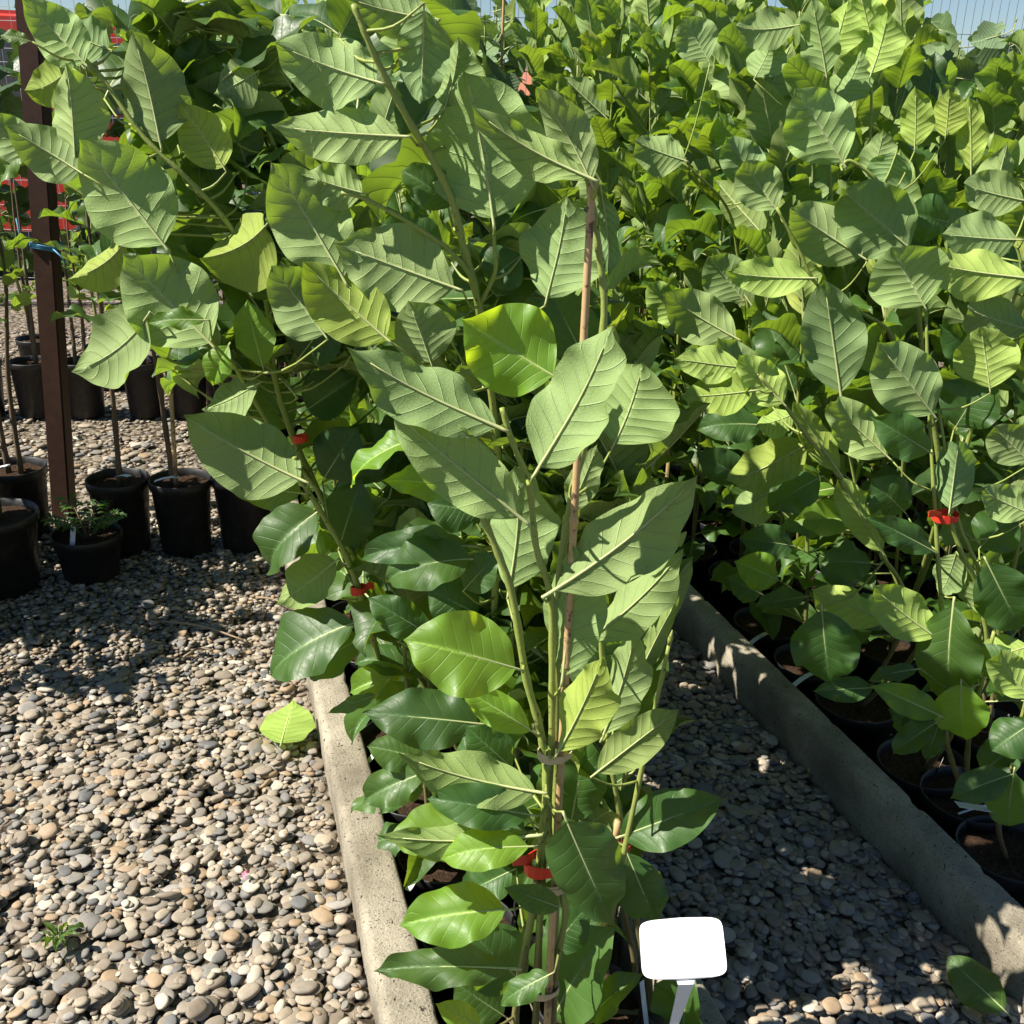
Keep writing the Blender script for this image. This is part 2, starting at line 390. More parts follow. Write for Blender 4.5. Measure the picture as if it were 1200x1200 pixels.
def frame(y, z):                        # rotation with +y along y and +z near z
    y = y.normalized(); z = (z-y*z.dot(y))
    z = z.normalized() if z.length > 1e-5 else y.orthogonal().normalized()
    x = y.cross(z)
    return Matrix(((x.x, y.x, z.x), (x.y, y.y, z.y), (x.z, y.z, z.z)))
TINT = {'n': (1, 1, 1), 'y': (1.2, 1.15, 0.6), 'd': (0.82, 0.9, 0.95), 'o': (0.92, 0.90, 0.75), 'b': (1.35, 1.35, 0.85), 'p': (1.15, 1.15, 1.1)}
hand_rs = random.Random(5)
class Plant:
    pass
def hand_leaf(P, bx, by, tx, ty, wpx, D, side='u', roll=None, fold=None, curl=None, tint='n', dD=0.0, shape=None):
    rs = hand_rs
    a = pt(bx, by, D); b = pt(tx, ty, D+dD); ch = b-a
    mid = (a+b)/2; hwm = wpx/FPX*depth(mid)/2
    roll = rs.uniform(-14, 14) if roll is None else roll
    fold = rs.uniform(0.2, 0.6) if fold is None else fold*1.45+rs.uniform(-0.05, 0.12)
    curl = rs.uniform(-0.8, 0.15) if curl is None else curl*2.2+rs.uniform(-0.4, 0.3)
    shape = rs.uniform(0.95, 1.2) if shape is None else shape
    vw = (CAM-mid); ax = ch.normalized(); n0 = (vw-ax*vw.dot(ax)).normalized()
    ncam = n0.copy(); sp = to_sun-ax*to_sun.dot(ax)
    n0 = (n0+sp*{'d': 0.15, 'o': 0.3}.get(tint, 0.8)).normalized(); roll *= 0.5
    comp = 1/max(0.62, n0.dot(ncam))
    hw = min(0.6, hwm/ch.length*1.14*comp/math.cos(min(0.7, fold*0.6)))
    V, F, UV, MI, c0, c1 = leaf_geo(rs, 1.0, hw, fold, curl, rs.uniform(-0.45, 0.45), rs.uniform(0.035, 0.07), 0.08, 34, 6, shape, 0.004 if side == 'u' else 0.002)
    lc = c1-c0; lz = Vector((0, -lc.z, lc.y))
    A = frame(lc, lz)
    if side == 'u': n0 = -n0
    n0 = Quaternion(ax, R_(roll)) @ n0
    B = frame(ch, n0)
    s = ch.length/lc.length
    M = Matrix.Translation(a) @ (B @ A.transposed()).to_4x4() @ Matrix.Scale(s, 4)
    me = mesh('leaf', V, F, [M_leaf, M_vein], True, UV, MI)
    o = link('leaf', me, P.root, M)
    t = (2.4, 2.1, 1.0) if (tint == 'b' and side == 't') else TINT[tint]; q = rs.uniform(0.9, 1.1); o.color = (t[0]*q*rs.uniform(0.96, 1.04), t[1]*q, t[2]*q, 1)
    P.bases.append(M @ Vector((0, -0.075, -0.008)))
    return o

fill_rs = random.Random(11)
FILL = []
for i in range(28):
    V, F, UV, MI, c0, c1 = leaf_geo(fill_rs, 1.0, fill_rs.uniform(0.26, 0.36), fill_rs.uniform(0.2, 0.85), fill_rs.uniform(-1.9, 0.3),
                                    fill_rs.uniform(-0.7, 0.7), fill_rs.uniform(0.035, 0.08), 0.13, 20, 4, fill_rs.uniform(0.92, 1.22), 0.0025, ragged=0.02)
    FILL.append(mesh('leaf', V, F, [M_leaf_far, M_vein], True, UV, MI))
def fig_geo(rs):
    n = 40; rings = [0, 0.3, 0.55, 0.78, 1.0]; V = [Vector((0, 0, 0))]; UV = [(0.5, 0.1)]; F = []; MI = []
    droop = rs.uniform(0.25, 0.7); cup = rs.uniform(-0.2, 0.3); p = rs.uniform(0, 6)
    for ri, r in enumerate(rings[1:]):
        for k in range(n):
            a = -PI/2 + 2*PI*(k+0.5)/n
            th = a-PI/2                  # 0 towards the tip
            lobe = 0.62+0.24*abs(math.cos(2.5*th))**0.7*(1 if abs(th) < 2.3 or abs(th) > 4 else .6)
            if abs(math.atan2(math.sin(th), math.cos(th))) > 2.75: lobe *= 0.45
            q = lobe*r*(1+0.05*math.sin(13*th+p)*r)*0.62
            x = q*math.cos(a)*0.95; y = q*math.sin(a)+0.12*r
            z = -droop*(x*x+y*y)*0.9 + cup*abs(x) + 0.05*math.sin(3*a+p)*r*r
            V.append(Vector((x, y, z))); UV.append((0.5+0.5*r*math.sin(th), 0.1+0.9*r*max(0, math.cos(th))))
    for k in range(n):
        F.append((0, 1+k, 1+(k+1) % n)); MI.append(0)
    for ri in range(len(rings)-2):
        for k in range(n):
            a = 1+ri*n+k; b = 1+ri*n+(k+1) % n; F.append((a, a+n, b+n, b)); MI.append(0)
    mb = MB(); mb.tube([(0, -0.5, -0.12), (0, -0.25, -0.02), (0, 0, -0.006), (0, 0.3, -0.012-droop*0.08)], [0.016, 0.014, 0.014, 0.006], 5)
    n0 = len(V); V += mb.V; UV += [(0.5, 0.5)]*len(mb.V); F += [tuple(i+n0 for i in f) for f in mb.F]; MI += [1]*len(mb.F)
    return mesh('leaf', V, F, [M_fig, M_vein], True, UV, MI)
FIGS = [fig_geo(fill_rs) for _ in range(8)]

# ------------------------------------------------------------------ pots and plants
BED_Z = -0.13
def pot_profile(rt, h):
    rb = rt*0.78
    return [(0.0, 0), (rb*0.9, 0), (rb, 0.006), (rt*0.93, h-0.035), (rt*0.985, h-0.033), (rt, h-0.004), (rt*0.985, h), (rt*0.955, h-0.002), (rt*0.93, h-0.03), (rt*0.9, h-0.05)]
POTC = {}
def pot_parts(root, x, y, z, rt=0.1, h=0.2):
    key = (rt, h)
    if key not in POTC:
        mb = MB(); mb.lathe(pot_profile(rt, h)); me = mesh('pot', mb.V, mb.F, M_pot)
        V = [Vector((0, 0, h-0.026))]; F = []; n = 24
        for ri, r in enumerate((0.3, 0.6, 0.85, 1.0)):
            for k in range(n):
                a = 2*PI*k/n; p = Vector((math.cos(a), math.sin(a), 0))*rt*0.945*r
                V.append(Vector((p.x, p.y, h-0.03+0.009*noise.noise(p*60)+0.006*noise.noise(p*150))))
        for k in range(n): F.append((0, 1+k, 1+(k+1) % n))
        for ri in range(3):
            for k in range(n):
                a = 1+ri*n+k; b = 1+ri*n+(k+1) % n; F.append((a, a+n, b+n, b))
        POTC[key] = (me, mesh('soil', V, F, M_soil))
    M = Matrix.Translation((x, y, z)) @ Matrix.Rotation(x*37 % 6, 4, 'Z')
    p = link('pot', POTC[key][0], root, M); link('soil', POTC[key][1], p, M)
    return p
def plant_tag(root, P, d, length=0.12, wd=0.014, bend=0.5):
    d = Vector(d).normalized(); sd = d.cross(Vector((0, 0, 1))).normalized(); V = []; F = []
    for i in range(7):
        t = i/6; q = Vector(P)+d*length*t+Vector((0, 0, -bend*length*t*t))
        for zz in (0, 0.0008):
            V += [q-sd*wd/2+Vector((0, 0, zz)), q+sd*wd/2+Vector((0, 0, zz))]
    for i in range(6):
        a = i*4; F += [(a, a+1, a+5, a+4), (a+2, a+6, a+7, a+3), (a, a+4, a+6, a+2), (a+1, a+3, a+7, a+5)]
    F += [(0, 2, 3, 1), (24, 25, 27, 26)]
    return link('plant_tag', mesh('plant_tag', V, F, M_tagw, False), root)
def band(root, name, mat, c, r, hgt, axis=Vector((0, 0, 1)), tail=None, n=14):
    """a strip wound round the stems, with a loose end"""
    mb = MB(); q = Vector((0, 0, 1)).rotation_difference(axis.normalized())
    V = []; F = []
    for k in range(n):
        a = 2*PI*k/n
        for zz in (-hgt/2, hgt/2):
            for rr in (r, r+0.0012):
                V.append(Vector(c)+q @ Vector((rr*1.25*math.cos(a), rr*math.sin(a), zz*(1+0.25*math.sin(2*a)))))
    for k in range(n):
        a = 4*k; b = 4*((k+1) % n)
        F += [(a, b, b+2, a+2), (a+1, a+3, b+3, b+1), (a, a+1, b+1, b), (a+2, b+2, b+3, a+3)]
    mb.add(V, F)
    if tail:
        for td in tail:
            td = Vector(td); s0 = Vector(c)+td.normalized()*r
            p = [s0, s0+td*0.5+Vector((0, 0, 0.003)), s0+td]
            up = Vector((0, 0, hgt/2)); nn = td.cross(up).normalized()*0.0006
            V = []; F = []
            for i, pp in enumerate(p): V += [pp-up+nn, pp+up+nn, pp+up-nn, pp-up-nn]
            for i in range(2):
                for j in range(4): F.append((i*4+j, i*4+(j+1) % 4, i*4+4+(j+1) % 4, i*4+4+j))
            F += [(3, 2, 1, 0), (8, 9, 10, 11)]; mb.add(V, F)
    return mb.build(name, mat, root, smooth=False)
def bush(P, rs, n, box, Dr, leafL=(0.14, 0.19)):
    """extra leaves on short side twigs round the plant's own shoots"""
    samp = [q for st in P.stems for q in st]; got = 0
    for _ in range(n*12):
        if got >= n: break
        b = rs.choice(samp)+Vector((rs.gauss(0, .085), rs.gauss(0, .085), rs.gauss(0.02, .06)))
        px, py, c = project(b); D = Ddist(b.x, b.y)
        if not (box[0] < px < box[2] and box[1] < py < box[3] and Dr[0] < D < Dr[1]): continue
        a = rs.uniform(0, 6.28); el = R_(rs.uniform(-15, 50)); ll = rs.uniform(*leafL)
        ax = Vector((math.cos(a)*math.cos(el), math.sin(a)*math.cos(el), math.sin(el)))
        px, py, c = project(b+ax*ll)
        if not (box[0] < px < box[2] and box[1] < py < box[3]) or Ddist(*(b+ax*ll)[:2]) < Dr[0]-0.05: continue
        R = frame(ax, Vector((rs.gauss(0, .35), rs.gauss(0, .35), 1)))
        o = link('leaf', rs.choice(FILL), P.root, Matrix.Translation(b) @ R.to_4x4() @ Matrix.Scale(ll, 4)); got += 1
        g = rs.uniform(0.75, 1.1); o.color = (g, g, g*rs.uniform(0.85, 1.1), 1); P.bases.append(b-ax*ll*0.12)
def new_plant(name, x, y, z, label, cat='plant', group=None, rt=0.1, h=0.2):
    P = Plant(); P.root = empty(name, (x, y, z), label, cat, group); P.x, P.y, P.z = x, y, z
    P.soil = z+h-0.03; P.bases = []; P.stems = []; P.mb = MB(); P.rt = rt; P.h = h
    pot_parts(P.root, x, y, z, rt, h)
    return P
def add_stem(P, pts, r0, r1, n=4, sides=7, nodes=True):
    Q = smooth_path(pts, n); k = len(Q)-1
    rr = [r0+(r1-r0)*i/k for i in range(k+1)]
    if nodes: rr = [q*(1.22 if (i % 3 == 1) else 1.0) for i, q in enumerate(rr)]
    P.mb.tube(Q, rr, sides); P.stems.append(Q); return Q
def add_cane(P, a, b, r=0.007):
    a = Vector(a); b = Vector(b); L = (b-a).length; k = max(8, int(L/0.025)); pts = []; rr = []
    rs = random.Random(int(a.x*1e4))
    nodes = [rs.uniform(0.12, 0.2)]
    while nodes[-1] < L: nodes.append(nodes[-1]+rs.uniform(0.13, 0.22))
    ts = sorted(set([i*L/k for i in range(k+1)]+[q+e for q in nodes for e in (-0.006, 0, 0.006) if 0 < q+e < L]))
    for t in ts:
        pts.append(a.lerp(b, t/L)); nn = min(abs(t-q) for q in nodes)
        rr.append(r*(1-0.25*t/L)*(1.32 if nn < 0.002 else 1.0))
    mb = MB(); mb.tube(pts, rr, 9); return mb.build('bamboo_cane', M_cane, P.root)
def finish_plant(P, mat=None):
    samp = [q for s in P.stems for q in s]
    for b in P.bases:
        if not samp: break
        best = min(samp, key=lambda q: (q-b).length + 1.6*max(0, q.z-b.z+0.35*math.hypot(q.x-b.x, q.y-b.y)))
        d = (best-b).length
        if d < 0.004: continue
        mid = (b+best)/2+Vector((0, 0, -0.12*d))
        P.mb.tube(smooth_path([b, mid, best], 3), [0.0017]*3+[0.0024]*(4), 5)
    if P.mb.V: P.mb.build('stem', mat or M_stem, P.root)

BIAS = Vector((-0.66, -0.45, 0.55)).normalized()
def grow(P, rs, height, nstem=2, leafL=(0.13, 0.19), start=0.22, lean=(0, 0), spread=0.10, step=0.05, upright=1.0, kind='mag', bias=0.75, avoid=None, r0=0.006):
    """shoots from the pot with leaves set alternately round them"""
    for s in range(nstem):
        a0 = rs.uniform(0, 6.28); hh = height*rs.uniform(0.86, 1.0) if s else height
        b = Vector((P.x+0.025*math.cos(a0), P.y+0.025*math.sin(a0), P.soil-0.01))
        tip = Vector((P.x+lean[0]+spread*math.cos(a0)*rs.uniform(.5, 1.2), P.y+lean[1]+spread*math.sin(a0)*rs.uniform(.5, 1.2), hh))
        m1 = b.lerp(tip, 0.35)+Vector((rs.uniform(-.02, .02), rs.uniform(-.02, .02), 0.02)); m2 = b.lerp(tip, 0.7)+Vector((rs.uniform(-.03, .03), rs.uniform(-.03, .03), 0.02))
        Q = add_stem(P, [b, m1, m2, tip], r0, 0.003, 7)
        L = sum((Q[i+1]-Q[i]).length for i in range(len(Q)-1)); d = start*L+rs.uniform(0, step); ang = rs.uniform(0, 6.28)
        while d < L:
            t = d/L; f = t*(len(Q)-1); i = min(int(f), len(Q)-2); p = Q[i].lerp(Q[i+1], f-i)
            ang += 2.4+rs.uniform(-.4, .4)
            el = R_((8+58*t*upright)+rs.uniform(-22, 22)) if kind == 'mag' else R_(rs.uniform(-35, 15))
            ax = Vector((math.cos(ang)*math.cos(el), math.sin(ang)*math.cos(el), math.sin(el)))
            if kind == 'mag': ax = (ax+Vector((-0.30, 0.0, 0.08))*bias).normalized()
            ll = rs.uniform(*leafL)*(0.62+0.38*math.sin(PI*min(0.8, 0.3+0.7*(1-t))))
            nat = Vector((0, 0, 1)); kk = bias*(rs.random()**0.8)*(0.3+0.8*t)
            tgt = nat*(1-kk)-BIAS*kk*1.2+Vector((rs.gauss(0, .22), rs.gauss(0, .22), rs.gauss(0, .15)))
            R = frame(ax, tgt)
            base = p+ax*ll*(0.13 if kind == 'mag' else 0.45)
            M = Matrix.Translation(base) @ R.to_4x4() @ Matrix.Scale(ll, 4)
            tip_p = base+ax*ll
            if avoid is None or not (avoid(base) or avoid(tip_p)):
                o = link('leaf', rs.choice(FILL if kind == 'mag' else FIGS), P.root, M)
                g = rs.uniform(0.82, 1.15); yl = 1.22 if rs.random() < 0.1 else 1.0
                o.color = (g*yl*rs.uniform(.95, 1.06), g*(1+0.5*(yl-1)), g*rs.uniform(.8, 1.1)*(0.7 if yl > 1 else 1), 1)
            d += step*rs.uniform(0.75, 1.3)
        # tip bud
        P.mb.tube([Q[-1], Q[-1]+(Q[-1]-Q[-2]).normalized()*0.012, Q[-1]+(Q[-1]-Q[-2]).normalized()*0.028], [0.003, 0.0042, 0.0006], 6)

# ------------------------------------------------------------------ ground, kerbs
def sheet(name, x0, y0, x1, y1, z, mat, nx=1, ny=1, amp=0.0):
    V = []; F = []
    for j in range(ny+1):
        for i in range(nx+1):
            x = x0+(x1-x0)*i/nx; y = y0+(y1-y0)*j/ny
            V.append((x, y, z+amp*noise.noise(Vector((x*2.5, y*2.5, 3)))))
    for j in range(ny):
        for i in range(nx):
            a = j*(nx+1)+i; F.append((a, a+1, a+nx+2, a+nx+1))
    return tag(link(name, mesh(name, V, F, mat)), kind='structure')
KLx, KMx, KRx, KW = 0.195, 0.705, 1.415, 0.078
sheet('ground', -1500, -1500, 1500, 1500, -0.16, M_grav)
yard = sheet('gravel_yard', -14, -2, KLx+0.02, 16, -0.018, M_grav, 60, 80, 0.008)
path = sheet('gravel_path', KMx+KW-0.02, -2, KRx+0.02, 16, -0.018, M_grav, 6, 80, 0.006)
sheet('bed_floor', KLx+KW-0.02, -1, KMx+0.02, 9, BED_Z, M_mat)
sheet('bed_floor', KRx+KW-0.02, -1, 4.6, 9, BED_Z, M_mat)

def kerb_stone(seed, L, wd, h0, h1, hole=None):
    """one concrete kerb stone with worn arrises, y from 0 to L"""
    rs = random.Random(seed); bm = bmesh.new(); n = int(L/0.02); nx = 5
    prof = [(0, h0)]+[(0, h0+(h1-h0)*k/4) for k in range(1, 4)]+[(0, h1-0.013), (0.011, h1)]+[(wd*k/5, h1) for k in range(1, 5)]+[(wd-0.006, h1), (wd, h1-0.006)]+[(wd, h0+(h1-h0)*k/4) for k in (3, 2, 1)]+[(wd, h0)]
    rows = []
    for i in range(n+1):
        y = L*i/n; row = []
        for (x, z) in prof:
            p = Vector((x*3+seed*7, y*3, z*3)); q = Vector((x*26+seed, y*26, z*26))
            e = 1.0 if z > h1-0.01 else 0.5
            dz = (noise.noise(q)*0.0016+noise.noise(p)*0.002)*e
            edge = (abs(x) < 0.008 or abs(x-wd) < 0.008) and z > h1-0.012
            chip = max(0, noise.noise(Vector((x*9+seed*3, y*16, 2.0)))-0.28)*0.022 if edge else 0
            dx = noise.noise(q+Vector((9, 0, 0)))*0.0014 + (chip if x < wd/2 else -chip)
            row.append(bm.verts.new((x+dx, y, z+dz-chip)))
        rows.append(row)
    for i in range(n):
        for k in range(len(prof)-1):
            bm.faces.new((rows[i][k], rows[i+1][k], rows[i+1][k+1], rows[i][k+1]))
    bm.faces.new(rows[0]); bm.faces.new(list(reversed(rows[-1])))
    bm.normal_update()
    if hole:
        hx, hy = hole
        fs = [f for f in bm.faces if f.normal.z > 0.8 and abs(f.calc_center_median().x-hx) < 0.013 and abs(f.calc_center_median().y-hy) < 0.011]
        if fs:
            r = bmesh.ops.inset_region(bm, faces=fs, thickness=0.003, depth=0.0)
            r = bmesh.ops.extrude_face_region(bm, geom=fs)
            vs_ = [v for v in r['geom'] if isinstance(v, bmesh.types.BMVert)]
            c = sum((v.co for v in vs_), Vector())/len(vs_)
            for v in vs_: v.co += Vector((0, 0, -0.03)); v.co.x += (c.x-v.co.x)*0.25; v.co.y += (c.y-v.co.y)*0.25
            bmesh.ops.delete(bm, geom=fs, context='FACES')
    bmesh.ops.recalc_face_normals(bm, faces=bm.faces)
    me = bpy.data.meshes.new('kerb_stone'); bm.to_mesh(me); bm.free(); me.materials.append(M_conc)
    for p in me.polygons: p.use_smooth = abs(p.normal.y) < 0.9
    return me
def kerb(label, x, y0, stones, wd, top, seed, holes={}):
    root = empty('concrete_kerb', (x, y0, 0), label, 'kerb')
    y = y0
    for i, L in enumerate(stones):
        me = kerb_stone(seed+i, L-0.006, wd, -0.16, top, holes.get(i))
        M = Matrix.Translation((x+0.002*math.sin(i*2.3), y, 0.002*math.sin(i*1.7))) @ Matrix.Rotation(0.003*math.sin(i*3.1), 4, 'Z')
        link('kerb_stone', me, root, M); y += L
kg = gnd(437, 1020, 0.1)
kerb('sunlit pale concrete kerb stones edging the gravel yard', KLx, 0.3, [2.75, 1.5, 1.5], 0.095, 0.1, 3, {0: (kg.x-KLx, kg.y-0.3)})
kerb('concrete kerb between the red-taped saplings and the shaded path', KMx, 0.3, [1.2, 1.0, 1.0, 1.0, 1.0], KW, 0.1, 23)
kerb('shaded concrete kerb on the far side of the pebble path', KRx, 0.4, [2.6, 1.5, 1.5], KW, 0.12, 43)

# pebbles: dropped one by one on a height field
def pebble_shape(rs, sub):
    bm = bmesh.new(); bmesh.ops.create_icosphere(bm, subdivisions=sub, radius=1.0)
    off = Vector((rs.uniform(0, 99), rs.uniform(0, 99), rs.uniform(0, 99))); asym = rs.uniform(-0.25, 0.25)
    for v in bm.verts:
        d = v.co.normalized(); k = 1+0.20*noise.noise(d*0.9+off)+0.07*noise.noise(d*2.3+off)
        q = d*k; q.y *= 1+asym*q.x
        e = 0.82; q = Vector([math.copysign(abs(c)**e, c) for c in q])
        v.co = q
    return bm
prs = random.Random(77)
PM = []; PA = []
for i in range(10):
    bm = pebble_shape(prs, 3); me = bpy.data.meshes.new('pebble'); bm.to_mesh(me); bm.free()
    me.materials.append(M_peb); me.polygons.foreach_set('use_smooth', [True]*len(me.polygons)); PM.append(me)
for i in range(14):
    bm = pebble_shape(prs, 2); bm.verts.ensure_lookup_table()
    PA.append((np.array([v.co[:] for v in bm.verts]), np.array([[v.index for v in f.verts] for f in bm.faces]))); bm.free()
bm = bmesh.new(); bmesh.ops.create_icosphere(bm, subdivisions=1, radius=1.0); bm.verts.ensure_lookup_table()
PLOW = (np.array([v.co[:] for v in bm.verts]), np.array([[v.index for v in f.verts] for f in bm.faces])); bm.free()
def pebbles(parent, x0, x1, y0, y1, n, seed, size=1.0, low_beyond=2.9):
    rng = np.random.default_rng(seed); res = 0.004
    nx, ny = int((x1-x0)/res)+1, int((y1-y0)/res)+1
    H = np.zeros((ny, nx), dtype=np.float32); items = []
    xs = rng.uniform(x0+0.012, x1-0.012, n); ys = rng.uniform(y0, y1, n)
    keep = []
    for i in range(n):
        px, py, c = project((xs[i], ys[i], 0))
        if c > 0.2 and -120 < px < 1320 and -50 < py < 1330: keep.append(i)
    for i in keep:
        x, y = xs[i], ys[i]
        a = size*float(np.clip(rng.lognormal(math.log(0.0112), 0.36), 0.005, 0.026))
        b = a*rng.uniform(0.62, 0.95); c = a*rng.uniform(0.2, 0.42)
        r = max(2, int(b/res)); ix, iy = int((x-x0)/res), int((y-y0)/res)
        X0, X1, Y0, Y1 = max(0, ix-r), min(nx, ix+r+1), max(0, iy-r), min(ny, iy+r+1)
        if X0 >= X1 or Y0 >= Y1: continue
        Wn = H[Y0:Y1, X0:X1]
        g = float(np.percentile(Wn, 62)); 
        if g > 0.045: continue
        z = g+c*0.72
        yy, xx = np.mgrid[Y0:Y1, X0:X1]; q = ((xx-ix)**2+(yy-iy)**2)*(res/ b)**2
        cap = z+c*np.sqrt(np.clip(1-q, 0, 1)); np.maximum(Wn, np.where(q < 1, cap, 0), out=Wn)
        # lie on the local slope, plus a random tilt
        gx = float(Wn[:, -1].mean()-Wn[:, 0].mean())/(2*b); gy = float(Wn[-1].mean()-Wn[0].mean())/(2*b)
        tx, ty = np.clip(gx, -.6, .6)*0.5+rng.normal(0, .24), np.clip(gy, -.6, .6)*0.5+rng.normal(0, .24)
        nrm = Vector((-tx, -ty, 1)).normalized(); an = rng.uniform(0, 6.28)
        R = frame(Vector((math.cos(an), math.sin(an), 0)), nrm)
        items.append((x, y, z-0.018, a, b, c, R))
    # the ones that show largest become parts of their own
    last = {}
    sc = []
    for i, it in enumerate(items):
        px, py, d = project(it[:3])
        vis = 0 < px < 1200 and 0 < py < 1200
        iy, ix = int((it[1]-y0)/res), int((it[0]-x0)/res)
        topm = H[min(iy, ny-1), min(ix, nx-1)]-(it[2]+0.018+it[5]) < 0.003
        sc.append(it[3]/d if (vis and topm) else -1)
    order = np.argsort(sc)[::-1]; big = set(int(q) for q in order[:300] if sc[int(q)] > 0)
    VV = []; FF = []; nv = 0
    for i, it in enumerate(items):
        x, y, z, a, b, c, R = it
        if i in big:
            M = Matrix.Translation((x, y, z)) @ R.to_4x4() @ Matrix.Diagonal((b, a, c, 1))
            link('pebble', PM[i % 10], parent, M)
        else:
            V0, F0 = PLOW if y > low_beyond else PA[i % 14]
            RR = np.array(R) * np.array([b, a, c])
            VV.append(V0 @ RR.T + np.array([x, y, z])); FF.append(F0+nv); nv += len(V0)
    V = np.concatenate(VV).astype(np.float32); F = np.concatenate(FF).astype(np.int32)
    me = bpy.data.meshes.new('pebbles'); me.vertices.add(len(V)); me.vertices.foreach_set('co', V.ravel())
    me.loops.add(F.size); me.loops.foreach_set('vertex_index', F.ravel()); me.polygons.add(len(F))
    me.polygons.foreach_set('loop_start', np.arange(0, F.size, 3, dtype=np.int32))
    me.polygons.foreach_set('loop_total', np.full(len(F), 3, dtype=np.int32))
    me.polygons.foreach_set('use_smooth', np.ones(len(F), dtype=bool)); me.update(calc_edges=True); me.validate()
    me.materials.append(M_peb)
    o = link('loose_pebbles', me, parent); o['kind'] = 'stuff'
    return H, items
pebbles(yard, -1.75, KLx, 0.85, 4.2, 30000, 1)
pebbles(yard, -3.2, KLx, 4.2, 8.2, 9000, 2, 1.35)
pebbles(path, KMx+KW, KRx, 0.75, 4.5, 11000, 3)

# ------------------------------------------------------------------ saplings of the middle bed
rsA = random.Random(101)
def soil_pt(P, dx=0, dy=0): return Vector((P.x+dx, P.y+dy, P.soil-0.01))
# --- the front sapling
DA = 1.24
A = new_plant('potted_magnolia', 0.42, 1.165, BED_Z, 'tall magnolia sapling tied to a bamboo cane with red tape beside the pale kerb')
def stemA(pts, D, r0, r1): return add_stem(A, [soil_pt(A, *pts[0])]+[pt(x, y, D) for x, y in pts[1:]], r0, r1, 5)
stemA([(-0.03, 0.0), (604, 1190), (627, 1050), (640, 930), (634, 860), (617, 797), (600, 697), (580, 640), (557, 587), (547, 560)], DA-0.01, 0.0065, 0.0042)
stemA([(-0.012, -0.01), (628, 1190), (634, 1050), (645, 900), (647, 797), (645, 700), (628, 640), (620, 570), (600, 517), (588, 478)], DA-0.012, 0.006, 0.0034)
stemA([(0.03, 0.0), (650, 1150), (663, 1072), (655, 1040), (646, 1000), (640, 930), (643, 880)], DA-0.02, 0.0052, 0.0045)
stemA([(0.01, 0.012), (648, 1150), (652, 900), (655, 700), (667, 600), (680, 540), (693, 490), (708, 370), (701, 290), (693, 232), (688, 205)], DA+0.012, 0.0062, 0.0036)
add_cane(A, soil_pt(A, 0.0, -0.035), pt(694, 212, DA), 0.0062)
band(A.root, 'red_tape', M_tape, pt(636, 1012, DA-0.012), 0.022, 0.018, tail=[pt(612, 1010, DA-0.03)-pt(634, 1012, DA-0.012)])
for (x, y) in ((644, 1033), (648, 1036), (637, 1158), (650, 882)):
    band(A.root, 'raffia_tie', M_tie, pt(x, y, DA-0.02), 0.019, 0.011)
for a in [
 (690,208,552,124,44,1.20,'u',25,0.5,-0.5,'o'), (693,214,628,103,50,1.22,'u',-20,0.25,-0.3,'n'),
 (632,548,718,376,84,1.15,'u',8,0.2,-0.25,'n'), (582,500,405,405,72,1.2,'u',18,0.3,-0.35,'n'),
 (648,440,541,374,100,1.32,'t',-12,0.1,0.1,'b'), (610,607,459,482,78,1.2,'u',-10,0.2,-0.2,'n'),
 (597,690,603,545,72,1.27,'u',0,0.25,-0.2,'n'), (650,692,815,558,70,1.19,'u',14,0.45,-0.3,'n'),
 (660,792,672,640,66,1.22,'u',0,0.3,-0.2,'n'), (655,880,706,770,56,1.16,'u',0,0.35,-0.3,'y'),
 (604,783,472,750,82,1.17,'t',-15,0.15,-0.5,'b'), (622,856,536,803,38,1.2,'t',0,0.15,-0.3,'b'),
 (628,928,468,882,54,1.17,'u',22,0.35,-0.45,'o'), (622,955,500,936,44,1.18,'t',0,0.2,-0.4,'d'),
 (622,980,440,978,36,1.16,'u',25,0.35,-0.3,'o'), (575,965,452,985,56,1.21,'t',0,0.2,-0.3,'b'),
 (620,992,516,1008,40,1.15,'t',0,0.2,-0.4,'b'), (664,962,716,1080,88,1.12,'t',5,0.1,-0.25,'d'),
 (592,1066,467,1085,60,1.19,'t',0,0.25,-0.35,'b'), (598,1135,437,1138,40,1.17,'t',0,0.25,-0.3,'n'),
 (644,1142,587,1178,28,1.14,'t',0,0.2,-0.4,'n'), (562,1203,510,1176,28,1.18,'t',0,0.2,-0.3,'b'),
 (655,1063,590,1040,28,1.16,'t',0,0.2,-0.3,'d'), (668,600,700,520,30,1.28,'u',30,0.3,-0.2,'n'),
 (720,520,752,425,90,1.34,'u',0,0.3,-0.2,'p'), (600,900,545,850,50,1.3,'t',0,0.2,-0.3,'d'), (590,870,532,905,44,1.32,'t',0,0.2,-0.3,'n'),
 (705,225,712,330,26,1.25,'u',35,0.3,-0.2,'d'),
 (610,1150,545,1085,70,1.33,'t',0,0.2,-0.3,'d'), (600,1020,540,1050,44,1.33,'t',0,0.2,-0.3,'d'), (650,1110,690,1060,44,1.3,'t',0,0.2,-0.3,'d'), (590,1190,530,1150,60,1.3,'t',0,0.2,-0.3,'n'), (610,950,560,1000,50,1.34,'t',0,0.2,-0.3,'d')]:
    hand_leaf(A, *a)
finish_plant(A)
